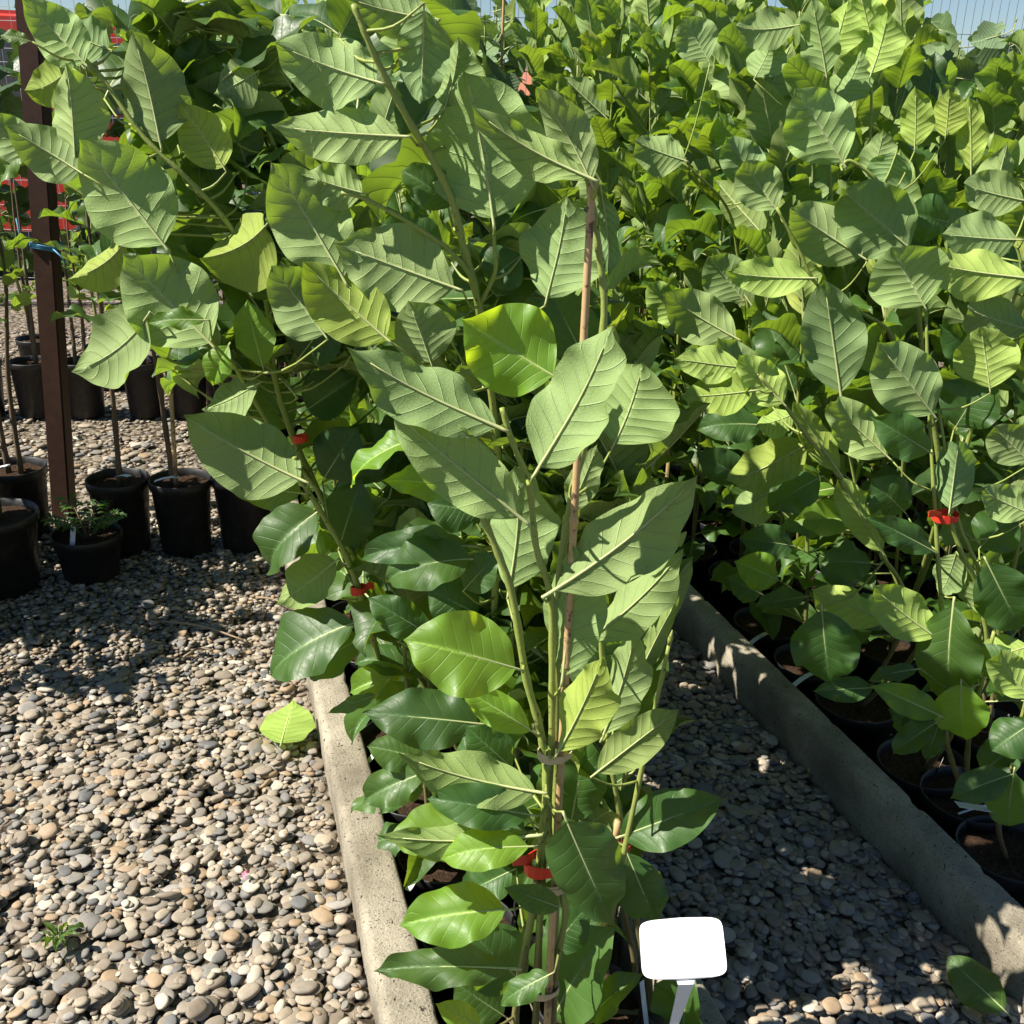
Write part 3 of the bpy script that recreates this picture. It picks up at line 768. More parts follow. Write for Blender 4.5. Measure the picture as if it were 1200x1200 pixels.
# --- sapling behind it, on the path side
B = new_plant('potted_magnolia', 0.575, 1.33, BED_Z, 'magnolia sapling with brown canes leaning over the shaded path, behind the white sign')
DB = 1.43
add_stem(B, [soil_pt(B, 0.02)]+[pt(x, y, DB) for x, y in ((760, 1180), (748, 1090), (735, 1000), (722, 930), (712, 860), (706, 780), (702, 700))], 0.0062, 0.0035, 5)
add_stem(B, [soil_pt(B, -0.02)]+[pt(x, y, DB+0.03) for x, y in ((742, 1150), (728, 1050), (722, 960), (735, 900), (745, 840))], 0.006, 0.0035, 5)
add_cane(B, soil_pt(B, 0.0, -0.015), pt(722, 990, DB-0.01)+Vector((0, 0, 0.05)), 0.0075)
band(B.root, 'red_tape', M_tape, pt(727, 991, DB-0.005), 0.014, 0.013)
plant_tag(B.root, pt(752, 1150, DB-0.03), (0.1, -0.2, -1), 0.13, 0.012, 0.0)
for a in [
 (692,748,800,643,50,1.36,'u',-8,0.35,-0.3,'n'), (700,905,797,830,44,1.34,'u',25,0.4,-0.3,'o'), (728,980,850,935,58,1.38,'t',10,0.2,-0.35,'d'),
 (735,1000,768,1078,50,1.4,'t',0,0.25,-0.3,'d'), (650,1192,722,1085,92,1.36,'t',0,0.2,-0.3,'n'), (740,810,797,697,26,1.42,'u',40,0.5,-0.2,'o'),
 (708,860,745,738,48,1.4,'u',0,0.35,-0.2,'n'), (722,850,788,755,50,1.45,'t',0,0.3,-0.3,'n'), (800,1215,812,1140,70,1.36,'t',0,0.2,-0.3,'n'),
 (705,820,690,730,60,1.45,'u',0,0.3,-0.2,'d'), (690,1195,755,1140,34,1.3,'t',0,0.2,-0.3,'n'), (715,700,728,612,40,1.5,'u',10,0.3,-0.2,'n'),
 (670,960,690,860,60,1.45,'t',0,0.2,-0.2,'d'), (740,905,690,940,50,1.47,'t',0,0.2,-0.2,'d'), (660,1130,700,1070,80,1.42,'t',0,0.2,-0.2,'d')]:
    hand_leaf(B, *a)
grow(B, random.Random(8), 1.0, 4, (0.14, 0.19), 0.10, (0.04, 0.03), 0.12, 0.042, avoid=lambda P: project(P)[0] > 806 or Ddist(P.x, P.y) < 1.40 or (project(P)[0] > 745 and project(P)[1] > 985))
finish_plant(B)
# --- the tall one right behind, its shoot bending over to the left
C = new_plant('potted_magnolia', 0.40, 1.56, BED_Z, 'tall magnolia sapling whose main shoot arches toward the gravel yard, behind the bamboo cane')
DC = 1.58
add_stem(C, [soil_pt(C)]+[pt(x, y, d) for x, y, d in ((560, 1000, 1.6), (573, 850, 1.62), (580, 700, 1.62), (585, 560, 1.6), (572, 430, 1.56), (558, 345, 1.52), (543, 290, 1.5), (530, 235, 1.49), (508, 190, 1.48), (478, 140, 1.46), (452, 92, 1.45), (430, 45, 1.44), (414, 5, 1.44))], 0.0075, 0.0038, 5)
add_stem(C, [pt(556, 340, 1.52), pt(548, 318, 1.5), pt(520, 288, 1.48), (pt(470, 255, 1.47)), pt(425, 232, 1.46), pt(400, 226, 1.46)], 0.004, 0.0025, 5)
add_stem(C, [pt(562, 358, 1.53), pt(580, 320, 1.5), pt(579, 285, 1.49), pt(578, 258, 1.48)], 0.0035, 0.0022, 5)
add_stem(C, [soil_pt(C, 0.02)]+[pt(x, y, 1.64) for x, y in ((590, 900), (600, 750), (610, 600), (615, 480), (632, 400), (641, 352))], 0.006, 0.003, 5)
band(C.root, 'red_tape', M_tape, pt(575, 870, 1.6), 0.015, 0.014)
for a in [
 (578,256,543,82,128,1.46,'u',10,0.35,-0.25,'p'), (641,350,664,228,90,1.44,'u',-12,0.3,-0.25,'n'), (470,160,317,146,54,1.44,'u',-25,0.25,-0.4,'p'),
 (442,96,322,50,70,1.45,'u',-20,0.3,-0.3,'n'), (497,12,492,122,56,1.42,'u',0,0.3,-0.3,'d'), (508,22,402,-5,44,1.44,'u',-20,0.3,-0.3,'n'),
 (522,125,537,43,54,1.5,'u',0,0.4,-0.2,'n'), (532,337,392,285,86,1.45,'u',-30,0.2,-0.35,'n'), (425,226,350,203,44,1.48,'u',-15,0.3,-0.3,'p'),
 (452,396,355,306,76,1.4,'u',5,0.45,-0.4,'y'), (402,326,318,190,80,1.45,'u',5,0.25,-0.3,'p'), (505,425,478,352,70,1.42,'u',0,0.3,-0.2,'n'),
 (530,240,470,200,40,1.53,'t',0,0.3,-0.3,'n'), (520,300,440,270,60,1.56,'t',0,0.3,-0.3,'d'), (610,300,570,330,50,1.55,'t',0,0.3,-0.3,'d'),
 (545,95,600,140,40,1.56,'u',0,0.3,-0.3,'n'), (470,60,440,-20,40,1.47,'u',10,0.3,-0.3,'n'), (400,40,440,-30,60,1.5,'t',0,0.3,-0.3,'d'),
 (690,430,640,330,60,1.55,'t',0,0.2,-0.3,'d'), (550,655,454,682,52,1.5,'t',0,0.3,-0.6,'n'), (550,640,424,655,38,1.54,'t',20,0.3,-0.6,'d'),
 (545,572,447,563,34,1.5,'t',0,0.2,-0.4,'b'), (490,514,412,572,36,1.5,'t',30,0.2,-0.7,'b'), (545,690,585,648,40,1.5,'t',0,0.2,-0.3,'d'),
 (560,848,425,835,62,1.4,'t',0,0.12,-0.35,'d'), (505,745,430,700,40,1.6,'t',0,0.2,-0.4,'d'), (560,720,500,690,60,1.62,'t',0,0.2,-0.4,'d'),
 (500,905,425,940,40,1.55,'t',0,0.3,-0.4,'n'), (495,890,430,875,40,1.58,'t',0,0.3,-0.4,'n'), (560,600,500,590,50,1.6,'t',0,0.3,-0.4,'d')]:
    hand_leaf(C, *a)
bush(C, random.Random(21), 70, (400, -60, 690, 760), (1.6, 1.95))
finish_plant(C)
# --- leaning shoot at the yard side
Lp = new_plant('potted_magnolia', 0.385, 2.02, BED_Z, 'low magnolia sapling with one bare green shoot and red tape leaning over the pale kerb')
add_stem(Lp, [soil_pt(Lp), pt(468, 850, 1.92), pt(455, 810, 1.88), pt(440, 758, 1.82), pt(425, 705, 1.77), pt(405, 650, 1.72), pt(378, 603, 1.68), pt(356, 566, 1.66), pt(345, 535, 1.64)], 0.0068, 0.0042, 5)
band(Lp.root, 'red_tape', M_tape, pt(420, 691, 1.75), 0.011, 0.014, tail=[pt(432, 688, 1.76)-pt(420, 691, 1.75)])
for a in [
 (352,562,215,486,84,1.6,'u',5,0.25,-0.3,'n'), (352,578,258,556,44,1.64,'u',15,0.3,-0.4,'o'), (415,730,318,792,66,1.72,'t',20,0.25,-0.4,'n'),
 (424,748,364,796,44,1.74,'t',10,0.3,-0.4,'n'), (393,658,323,708,54,1.75,'u',10,0.25,-0.4,'o'), (372,600,320,668,50,1.78,'t',0,0.35,-0.5,'n'),
 (398,640,425,560,56,1.85,'t',0,0.2,-0.3,'d'), (470,790,410,812,34,1.8,'t',0,0.3,-0.4,'b'), (440,815,385,836,16,1.75,'t',0,0.3,-0.3,'n'),
 (420,690,470,720,40,1.9,'t',0,0.3,-0.4,'d'), (430,640,480,690,50,1.9,'t',0,0.3,-0.4,'d'), (380,560,420,500,60,1.8,'t',0,0.2,-0.3,'d')]:
    hand_leaf(Lp, *a)
finish_plant(Lp)
# --- the big one whose pale leaves hang over the yard
Ep = new_plant('potted_magnolia', 0.56, 1.88, BED_Z, 'large magnolia sapling with big pale strongly veined leaves spreading over the gravel yard')
add_stem(Ep, [soil_pt(Ep), pt(490, 790, 1.96), pt(430, 680, 1.92), pt(370, 570, 1.86), pt(338, 497, 1.82), pt(321, 437, 1.8), pt(317, 380, 1.78), pt(300, 315, 1.76), pt(262, 255, 1.74), pt(215, 205, 1.72), pt(168, 160, 1.72), pt(120, 92, 1.73), pt(90, 60, 1.74)], 0.0072, 0.0028, 5)
add_stem(Ep, [pt(370, 570, 1.86), pt(330, 520, 1.8), pt(300, 472, 1.76), pt(272, 425, 1.72), pt(250, 402, 1.7)], 0.005, 0.003, 5)
add_stem(Ep, [pt(318, 380, 1.78), pt(345, 300, 1.8), pt(340, 220, 1.82), pt(300, 120, 1.85), pt(275, 40, 1.88)], 0.0045, 0.003, 5)
for a in [
 (99,74,25,-2,56,1.72,'u',-10,0.3,-0.3,'p'), (128,58,62,28,50,1.76,'u',25,0.3,-0.4,'d'), (93,201,4,147,54,1.68,'u',-28,0.35,-0.3,'n'),
 (88,182,76,72,54,1.70,'u',0,0.5,-0.25,'p'), (76,86,28,106,34,1.74,'u',-20,0.3,-0.5,'y'), (188,167,153,34,72,1.72,'u',5,0.4,-0.25,'n'),
 (192,287,93,163,98,1.66,'u',0,0.15,-0.25,'p'), (246,402,144,298,92,1.62,'u',0,0.2,-0.3,'p'), (172,372,83,436,70,1.62,'u',12,0.25,-0.35,'n'),
 (240,375,173,380,20,1.58,'t',0,0.2,-0.2,'y'), (146,284,78,328,40,1.68,'u',-15,0.3,-0.4,'y'), (262,196,210,120,54,1.74,'u',0,0.2,-0.2,'y'),
 (310,266,234,302,92,1.66,'u',-12,0.6,-0.7,'y'), (380,392,318,312,72,1.62,'u',0,0.3,-0.3,'n'), (320,352,294,285,44,1.74,'t',0,0.2,-0.2,'y'),
 (308,430,290,350,40,1.7,'t',0,0.2,-0.2,'b'), (268,405,250,452,26,1.68,'t',0,0.4,-0.3,'b'), (302,450,236,480,48,1.72,'u',10,0.3,-0.3,'n'),
 (290,196,262,118,54,1.82,'u',0,0.3,-0.3,'d'), (300,85,250,110,40,1.8,'u',-15,0.3,-0.3,'n'), (340,100,290,30,50,1.86,'u',-5,0.3,-0.3,'p'),
 (330,60,270,70,40,1.84,'u',-15,0.3,-0.3,'d'), (260,60,205,90,48,1.88,'t',0,0.3,-0.3,'d'), (230,140,190,60,40,1.86,'u',0,0.3,-0.3,'d'),
 (200,180,160,110,60,1.84,'t',0,0.3,-0.3,'d'), (40,190,-20,130,44,1.74,'u',-10,0.3,-0.3,'n'), (36,170,0,220,20,1.76,'t',0,0.3,-0.3,'y'),
 (230,330,210,250,60,1.8,'t',0,0.3,-0.3,'d'), (350,420,400,360,60,1.78,'t',0,0.3,-0.3,'d'), (360,480,420,440,60,1.85,'t',0,0.3,-0.3,'d'),
 (340,500,290,440,50,1.86,'t',0,0.3,-0.3,'d'), (400,560,460,500,60,1.9,'t',0,0.3,-0.3,'d'), (35,48,0,42,14,1.7,'t',0,0.2,-0.2,'y'),
 (260,250,220,180,60,1.84,'t',0,0.3,-0.3,'d'), (330,250,380,180,60,1.86,'u',0,0.3,-0.3,'n'), (120,300,180,290,60,1.75,'t',0,0.3,-0.3,'d')]:
    hand_leaf(Ep, *a)
bush(Ep, random.Random(22), 120, (95, -60, 560, 470), (1.78, 2.4))
bush(Ep, random.Random(23), 40, (340, 400, 560, 760), (1.85, 2.3))
band(Ep.root, 'red_tape', M_tape, pt(352, 514, 1.80), 0.010, 0.012)
finish_plant(Ep)

def keep_clear(P):                       # leaves never hang into the open gravel or in front of the named saplings
    px, py, c = project(P)
    return (px < 330 and 395 < py < 760) or (px < 110 and py < 420) or (px < 400 and py > 700)
GM = 'saplings standing in the middle bed'
mid = [(0.60, 1.56, 450, 4), (0.40, 1.79, 640, 2), (0.60, 1.74, 410, 4), (0.60, 1.95, 350, 3), (0.60, 2.14, 300, 4), (0.39, 2.26, 520, 2), (0.60, 2.34, 260, 3), (0.39, 2.50, 420, 2), (0.60, 2.58, 210, 3),
       (0.39, 2.74, 330, 2), (0.60, 2.82, 150, 3), (0.39, 2.98, 190, 2), (0.60, 3.06, 90, 3), (0.39, 3.22, 150, 2), (0.60, 3.32, 60, 2), (0.39, 3.46, 60, 2), (0.58, 3.70, 40, 2), (0.40, 3.85, 40, 2), (0.57, 4.1, 30, 2), (0.40, 4.3, 20, 2)]
for i, (x, y, py, ns) in enumerate(mid):
    wh = 'beside the pale yard kerb' if x < 0.5 else 'along the shaded path'
    cn = ' with a bamboo cane' if i % 3 == 0 else (' with a white tag' if i in (1, 5, 7) else '')
    P = new_plant('potted_magnolia', x, y, BED_Z, 'leafy magnolia sapling%s in the bed %s' % (cn, wh), group=GM+' '+wh+cn)
    rs = random.Random(300+i)
    grow(P, rs, top_z(x, y, py), ns, (0.15, 0.20), 0.05, (-0.08 if y > 2.5 else 0.03, 0.0), 0.13 if x > 0.5 else 0.08, 0.044, avoid=keep_clear, bias=0.25)
    if i in (1, 5, 7): plant_tag(P.root, (x-0.05, y-0.05, P.soil+0.03), (-0.5, -0.6, 0.3), 0.08, 0.013, 0.3)
    if i % 3 == 0: add_cane(P, soil_pt(P), (x+0.02, y+0.02, min(1.3, top_z(x, y, py)-0.05)), 0.006)
    finish_plant(P)

# ------------------------------------------------------------------ bed across the path
def right_plant(x, y, label, stems, leaves, group=None, tag_at=None, rt=0.115, h=0.21):
    P = new_plant('potted_magnolia', x, y, BED_Z, label, group=group, rt=rt, h=h)
    for st, r0, r1 in stems: add_stem(P, [soil_pt(P)]+[pt(*q) for q in st], r0, r1, 5)
    for a in leaves: hand_leaf(P, *a)
    return P
RA = right_plant(1.655, 1.80, 'short magnolia sapling with red tape round its green stems, behind the shaded kerb',
  [([(1118, 850, 1.97), (1108, 760, 1.97), (1101, 680, 1.97), (1097, 618, 1.97), (1090, 500, 2.0), (1085, 362, 2.02)], 0.0062, 0.003),
   ([(1150, 800, 1.99), (1148, 700, 1.98), (1128, 650, 1.97), (1114, 612, 1.97), (1116, 595, 1.97), (1124, 540, 1.98)], 0.0065, 0.0032),
   ([(1165, 780, 2.0), (1155, 690, 1.99), (1135, 640, 1.98), (1122, 605, 1.98), (1100, 480, 2.0)], 0.0055, 0.003)],
  [(1117,710,1113,826,62,1.92,'t',0,0.2,-0.2,'n'), (1096,746,1024,687,50,1.93,'u',15,0.2,-0.3,'b'), (1157,660,1196,738,60,1.95,'t',0,0.2,-0.3,'d'),
   (1205,757,1146,772,38,1.92,'u',-10,0.25,-0.3,'b'), (1113,596,1124,517,50,1.94,'u',10,0.4,-0.3,'d'), (1094,646,1014,606,32,1.95,'t',25,0.3,-0.4,'d'),
   (1090,530,1020,488,44,1.97,'t',0,0.2,-0.3,'d'), (1093,485,1028,400,68,1.97,'u',5,0.25,-0.25,'n'), (1083,358,1044,290,80,2.0,'u',0,0.2,-0.25,'p'),
   (1120,650,1100,700,34,2.0,'u',0,0.3,-0.3,'n'), (1150,720,1140,660,40,2.05,'u',0,0.3,-0.3,'n'), (1040,535,974,470,50,2.02,'u',0,0.3,-0.3,'p'),
   (1160,455,1148,384,64,2.0,'u',0,0.2,-0.3,'b'), (1208,602,1152,575,38,1.95,'u',-12,0.2,-0.3,'p'), (1205,540,1165,500,46,1.98,'u',0,0.2,-0.3,'n'),
   (1120,500,1160,440,60,2.05,'t',0,0.2,-0.3,'d'), (1060,600,1020,560,50,2.05,'t',0,0.2,-0.3,'d'), (1150,640,1190,600,50,2.05,'t',0,0.2,-0.3,'d')])
band(RA.root, 'red_tape', M_tape, pt(1108, 605, 1.965), 0.022, 0.014, tail=[pt(1094, 603, 1.93)-pt(1108, 605, 1.965)])
plant_tag(RA.root, soil_pt(RA, 0.02, -0.03)+Vector((0, 0, 0.02)), (0.1, -0.1, 1), 0.05, 0.014, 0)
finish_plant(RA)
RB = right_plant(1.66, 2.10, 'magnolia sapling whose long yellow-green shoot arches over the path, leaves hanging in pairs',
  [([(1075, 760, 2.3), (1057, 688, 2.2), (1030, 646, 2.12), (983, 560, 2.02), (945, 510, 1.97), (917, 472, 1.95), (890, 440, 1.95)], 0.0062, 0.003),
   ([(1060, 720, 2.35), (1010, 600, 2.4), (985, 462, 2.4)], 0.006, 0.003)],
  [(1034,646,981,558,38,2.02,'u',0,0.25,-0.2,'b'), (983,553,930,470,30,1.98,'u',20,0.3,-0.2,'y'), (918,473,866,416,44,1.94,'u',10,0.2,-0.25,'b'),
   (882,458,798,464,44,1.94,'u',-12,0.25,-0.3,'y'), (868,430,790,420,38,1.97,'u',-10,0.25,-0.3,'b'), (945,520,849,563,44,2.0,'u',-15,0.3,-0.35,'y'), (985,460,965,328,66,2.1,'u',0,0.25,-0.2,'d'),
   (1040,728,950,690,40,2.08,'u',10,0.3,-0.3,'b'), (963,715,972,802,68,1.9,'t',0,0.12,-0.2,'d'), (930,485,885,500,30,2.02,'u',0,0.3,-0.3,'b'),
   (960,560,900,600,40,2.05,'t',0,0.25,-0.3,'n'), (1000,610,930,610,34,2.1,'t',0,0.25,-0.3,'b'), (1020,660,960,660,40,2.1,'t',0,0.25,-0.3,'n'), (900,470,840,395,44,2.05,'u',0,0.3,-0.2,'n'),
   (912,575,856,600,36,2.2,'u',0,0.3,-0.3,'p'), (985,571,890,604,20,2.15,'t',0,0.25,-0.3,'b'), (988,609,912,620,28,2.2,'t',0,0.25,-0.3,'n'), (892,498,816,505,36,2.3,'t',0,0.25,-0.4,'n'),
   (912,680,860,658,38,2.25,'t',0,0.25,-0.3,'b'), (944,699,884,711,24,2.2,'t',0,0.25,-0.3,'n'), (1047,728,968,710,36,2.15,'t',0,0.25,-0.3,'n'), (892,696,851,678,32,2.3,'t',0,0.25,-0.3,'n'),
   (870,560,815,530,36,2.4,'t',0,0.25,-0.3,'d'), (930,640,865,630,36,2.35,'t',0,0.25,-0.3,'d'), (1010,700,990,760,40,2.2,'t',0,0.25,-0.3,'d'), (960,650,1010,680,40,2.3,'t',0,0.25,-0.3,'d')])
finish_plant(RB)
RC = right_plant(1.635, 1.47, 'small magnolia sapling in a black pot against the sunlit end of the shaded kerb',
  [([(1170, 960, 1.83), (1185, 890, 1.84), (1200, 830, 1.85), (1215, 780, 1.86)], 0.006, 0.003)],
  [(1185,908,1113,936,34,1.72,'t',0,0.2,-0.4,'n'), (1188,905,1182,968,52,1.72,'t',0,0.2,-0.3,'n'), (1205,850,1162,880,50,1.75,'t',0,0.2,-0.3,'d'),
   (1208,818,1165,768,40,1.78,'u',0,0.2,-0.3,'b'), (1230,880,1190,840,60,1.78,'t',0,0.2,-0.3,'n'), (1150,905,1200,870,40,1.85,'t',0,0.2,-0.3,'d')])
plant_tag(RC.root, pt(1170, 950, 1.74), tuple(pt(1105, 940, 1.72)-pt(1170, 950, 1.74)), 0.10, 0.02, 0.0)
finish_plant(RC)
RD = right_plant(1.68, 1.66, 'bushy low magnolia sapling with round glossy leaves and three short woody stems',
  [([(1112, 880, 1.9), (1108, 850, 1.9)], 0.006, 0.005), ([(1135, 870, 1.9), (1150, 800, 1.92), (1165, 740, 1.92)], 0.006, 0.004)],
  [(1126,802,1131,866,50,1.84,'t',0,0.12,-0.2,'b'), (1100,838,1019,803,32,1.83,'t',0,0.2,-0.3,'b'), (1075,784,1016,799,18,1.9,'t',0,0.2,-0.3,'n'), (1022,806,952,810,28,1.9,'t',0,0.2,-0.3,'d'), (1085,860,1040,830,30,1.92,'t',0,0.2,-0.3,'d'), (1095,848,1046,884,28,1.84,'t',0,0.2,-0.3,'n'),
   (1100,850,1085,890,24,1.86,'t',0,0.2,-0.3,'d'), (1108,845,1055,850,34,1.9,'t',0,0.2,-0.3,'n'), (1150,790,1185,760,40,1.88,'t',0,0.2,-0.3,'n'), (1115,830,1160,840,34,1.9,'t',0,0.2,-0.3,'d')])
plant_tag(RD.root, soil_pt(RD, 0.03, -0.04)+Vector((0, 0, 0.03)), (-1, -0.1, 0.1), 0.1, 0.006, 0.1)
finish_plant(RD)
RE = right_plant(1.95, 2.35, 'tall magnolia sapling with broad upright pale leaves above the red-taped one',
  [([(1100, 600, 2.45), (1085, 450, 2.4), (1070, 330, 2.36), (1040, 230, 2.36), (1000, 190, 2.36), (985, 195, 2.36)], 0.0075, 0.003),
   ([(1110, 600, 2.45), (1160, 420, 2.4), (1195, 330, 2.36), (1190, 280, 2.36)], 0.006, 0.003), ([(1060, 450, 2.45), (1000, 360, 2.4), (957, 333, 2.36), (935, 290, 2.36), (910, 243, 2.36)], 0.005, 0.003)],
  [(988,191,932,104,76,2.3,'u',0,0.15,-0.2,'p'), (1066,291,985,220,74,2.32,'u',-12,0.3,-0.3,'n'), (1010,301,926,244,60,2.34,'u',-18,0.3,-0.3,'n'),
   (950,326,850,318,38,2.3,'u',-20,0.25,-0.3,'b'), (1204,326,1087,304,50,2.24,'u',-18,0.25,-0.35,'b'), (1192,281,1104,274,50,2.3,'u',-15,0.3,-0.3,'n'),
   (1204,386,1134,360,48,2.26,'u',-10,0.25,-0.3,'n'), (1072,172,1072,100,34,2.5,'u',0,0.25,-0.2,'y'), (1138,200,1135,110,30,2.5,'u',5,0.25,-0.2,'y'),
   (1108,160,1112,104,38,2.52,'u',0,0.25,-0.2,'y'), (1050,180,1030,230,44,2.45,'u',0,0.3,-0.3,'d'), (1020,210,1035,150,34,2.5,'u',0,0.3,-0.3,'n'),
   (1200,235,1130,215,44,2.4,'u',-15,0.3,-0.3,'n'), (910,245,870,190,46,2.4,'u',0,0.3,-0.3,'n'), (1110,260,1060,250,50,2.5,'t',0,0.3,-0.3,'d'), (1160,430,1100,380,60,2.45,'t',0,0.3,-0.3,'d')])
finish_plant(RE)
RF = right_plant(1.75, 2.95, 'tall magnolia sapling with a fan of narrow upright leaves at its top',
  [([(985, 420, 3.0), (975, 250, 2.95), (968, 120, 2.9), (967, 85, 2.9)], 0.0075, 0.003), ([(880, 420, 3.05), (865, 300, 3.0), (850, 240, 2.95), (800, 190, 2.9)], 0.006, 0.003), ([(1000, 300, 3.0), (1018, 180, 2.95), (1022, 90, 2.92)], 0.005, 0.003)],
  [(968,86,950,-4,42,2.84,'u',0,0.3,-0.2,'p'), (972,70,994,-2,40,2.9,'u',0,0.3,-0.2,'b'), (1021,86,1040,12,42,2.86,'u',5,0.25,-0.2,'b'), (985,120,1010,58,40,2.88,'u',0,0.3,-0.2,'p'),
   (932,30,862,30,34,2.86,'u',-15,0.25,-0.3,'n'), (885,90,905,42,40,2.9,'u',0,0.3,-0.2,'n'), (802,188,744,164,42,2.8,'u',-10,0.25,-0.4,'p'), (862,396,780,342,50,2.5,'u',0,0.25,-0.3,'p'),
   (800,380,760,330,40,2.6,'u',0,0.25,-0.3,'b'), (1024,60,1005,-15,40,2.9,'u',0,0.3,-0.2,'b'), (890,215,850,160,46,2.85,'u',0,0.3,-0.2,'d'), (870,350,830,300,50,2.8,'u',0,0.3,-0.2,'n'), (830,70,800,20,44,2.9,'u',0,0.3,-0.2,'n')])
finish_plant(RF)

GR = 'saplings crowded in the bed across the path'
def clear_right(P):
    px, py, c = project(P)
    return c < 1.5 or (px < 800 and py > 590) or py > 655+(px-800)*1.05 or (px < 770 and py > 380 and c < 3)
k = 0
ORD = ('first', 'second', 'third', 'fourth', 'fifth', 'sixth', 'seventh')
rr = random.Random(55)
for row, x in enumerate((1.66, 1.93, 2.20, 2.48, 2.78, 3.1, 3.45)):
    y = 1.15+0.14*(row % 2)
    while y < 5.2:
        yy = y+rr.uniform(-.03, .03); D = Ddist(x, yy)
        px, _, _ = project((x, yy, 0.9))
        y += 0.29+0.02*row
        if px > 1330 or D < 1.6: continue
        if any(abs(x-q.x) < 0.17 and abs(yy-q.y) < 0.17 for q in (RA, RB, RC, RD, RE, RF)): continue
        py = np.interp(D, [1.6, 2.0, 2.2, 2.5, 3.0, 3.5, 4.2, 6], [760, 620, 470, 330, 170, 70, 10, 20])+rr.uniform(-35, 35)
        if px > 1030: py += np.interp(D, [2.4, 3.4], [0, 75])
        zt = top_z(x, yy, py)
        P = new_plant('potted_magnolia', x, yy, BED_Z, 'leafy magnolia sapling in the %s row behind the shaded kerb' % ORD[row], group='saplings of the %s row behind the shaded kerb' % ORD[row], rt=0.115, h=0.21)
        rs = random.Random(900+k); k += 1
        grow(P, rs, zt, 2, (0.185, 0.25), 0.04, (-0.06, 0.0), 0.12, 0.046 if D < 3 else 0.06, avoid=clear_right, bias=0.62)
        if row == 0: plant_tag(P.root, (x-0.04, yy-0.07, P.soil+0.03), (-0.9, -0.3, 0.1), 0.09, 0.016, 0.3)
        if k % 4 == 0: add_cane(P, soil_pt(P, 0.02), (x+0.03, yy, zt*0.8), 0.006)
        finish_plant(P)

# ------------------------------------------------------------------ tall figs behind both beds
GF = 'tall fig saplings at the back'
figs = [(-0.6, 6.4), (0.05, 5.9), (-1.0, 6.7), (-0.2, 6.7), (0.35, 5.2), (0.7, 4.8), (1.05, 5.3), (1.35, 4.9), (1.7, 5.5), (2.1, 5.7), (2.5, 5.6), (2.9, 5.8), (3.35, 5.6), (3.75, 5.3), (4.15, 5.4), (0.15, 5.7), (0.85, 5.9), (1.5, 6.1), (3.6, 4.6), (4.0, 4.5), (4.35, 4.9)]
for i, (x, y) in enumerate(figs):
    D = Ddist(x, y); px, _, _ = project((x, y, 1.5))
    py = random.Random(i).uniform(-10, 40) if px < 1000 else random.Random(i).uniform(0, 60)
    if 380 < px < 480: py = 60
    P = new_plant('potted_fig', x, y, -0.13 if x > 1.4 else -0.01, 'tall fig sapling with lobed leaves%s in front of the wire fence' % (' and a cane' if i % 3 == 1 else ''), group=GF+(' with canes' if i % 3 == 1 else ''), rt=0.13, h=0.25)
    grow(P, random.Random(500+i), top_z(x, y, py), 3, (0.15, 0.24), 0.28, (0, 0), 0.22, 0.055, kind='fig', r0=0.009)
    if i % 3 == 1: add_cane(P, soil_pt(P), (x+0.03, y, top_z(x, y, -30)), 0.008)
    finish_plant(P)

# ------------------------------------------------------------------ trees in pots along the yard
def yard_tree(x, y, label, group, h, pot_h=0.29, rt=0.115, leaves=(0.6, 1.5), n=1, tagd=None, trunk=True, step=0.042, lean=(0, 0), avoid=None):
    P = new_plant('potted_tree', x, y, -0.005, label, 'tree', group, rt, pot_h)
    rs = random.Random(int(x*1000+y*77))
    if trunk: grow(P, rs, h, n, (0.12, 0.18), leaves[0], lean, 0.06, step, upright=0.7, bias=0.3, r0=0.0105, avoid=avoid)
    if tagd: plant_tag(P.root, (x, y-0.05, P.soil+0.05), tagd, 0.09, 0.022, 0.25)
    finish_plant(P, M_bark)
    return P
def low_gap(P):
    px, py, c = project(P); return (py > 470 and px > 0) or (px < 20 and py < 260)
T1 = gnd(146, 655, 0); T2 = gnd(219, 655, 0); T3 = gnd(291, 650, 0)
yard_tree(T1.x, T1.y+0.11, 'young tree with a brown trunk in a black pot with white tags', None, 1.45, tagd=(0.5, -0.6, 0.4), leaves=(0.45, 1), avoid=low_gap)
t2 = yard_tree(T2.x, T2.y+0.11, 'young tree beside a bamboo cane in a black pot on the gravel', None, 1.35, tagd=(-1, 0.1, 0.1), leaves=(0.5, 1), avoid=low_gap)
add_cane(t2, (t2.x-0.015, t2.y-0.04, t2.soil), pt(197, 405, Ddist(t2.x, t2.y-0.04)), 0.009)
yard_tree(T3.x, T3.y+0.11, 'young tree in the black pot nearest the pale kerb', None, 1.4, tagd=(-0.8, -0.3, 0.2), leaves=(0.55, 1), avoid=low_gap)
q = gnd(105, 688, 0)
S = new_plant('potted_shrub', q.x, q.y+0.11, -0.005, 'small straggly shrub in a low black pot with an upright white tag', 'shrub', None, 0.12, 0.17)
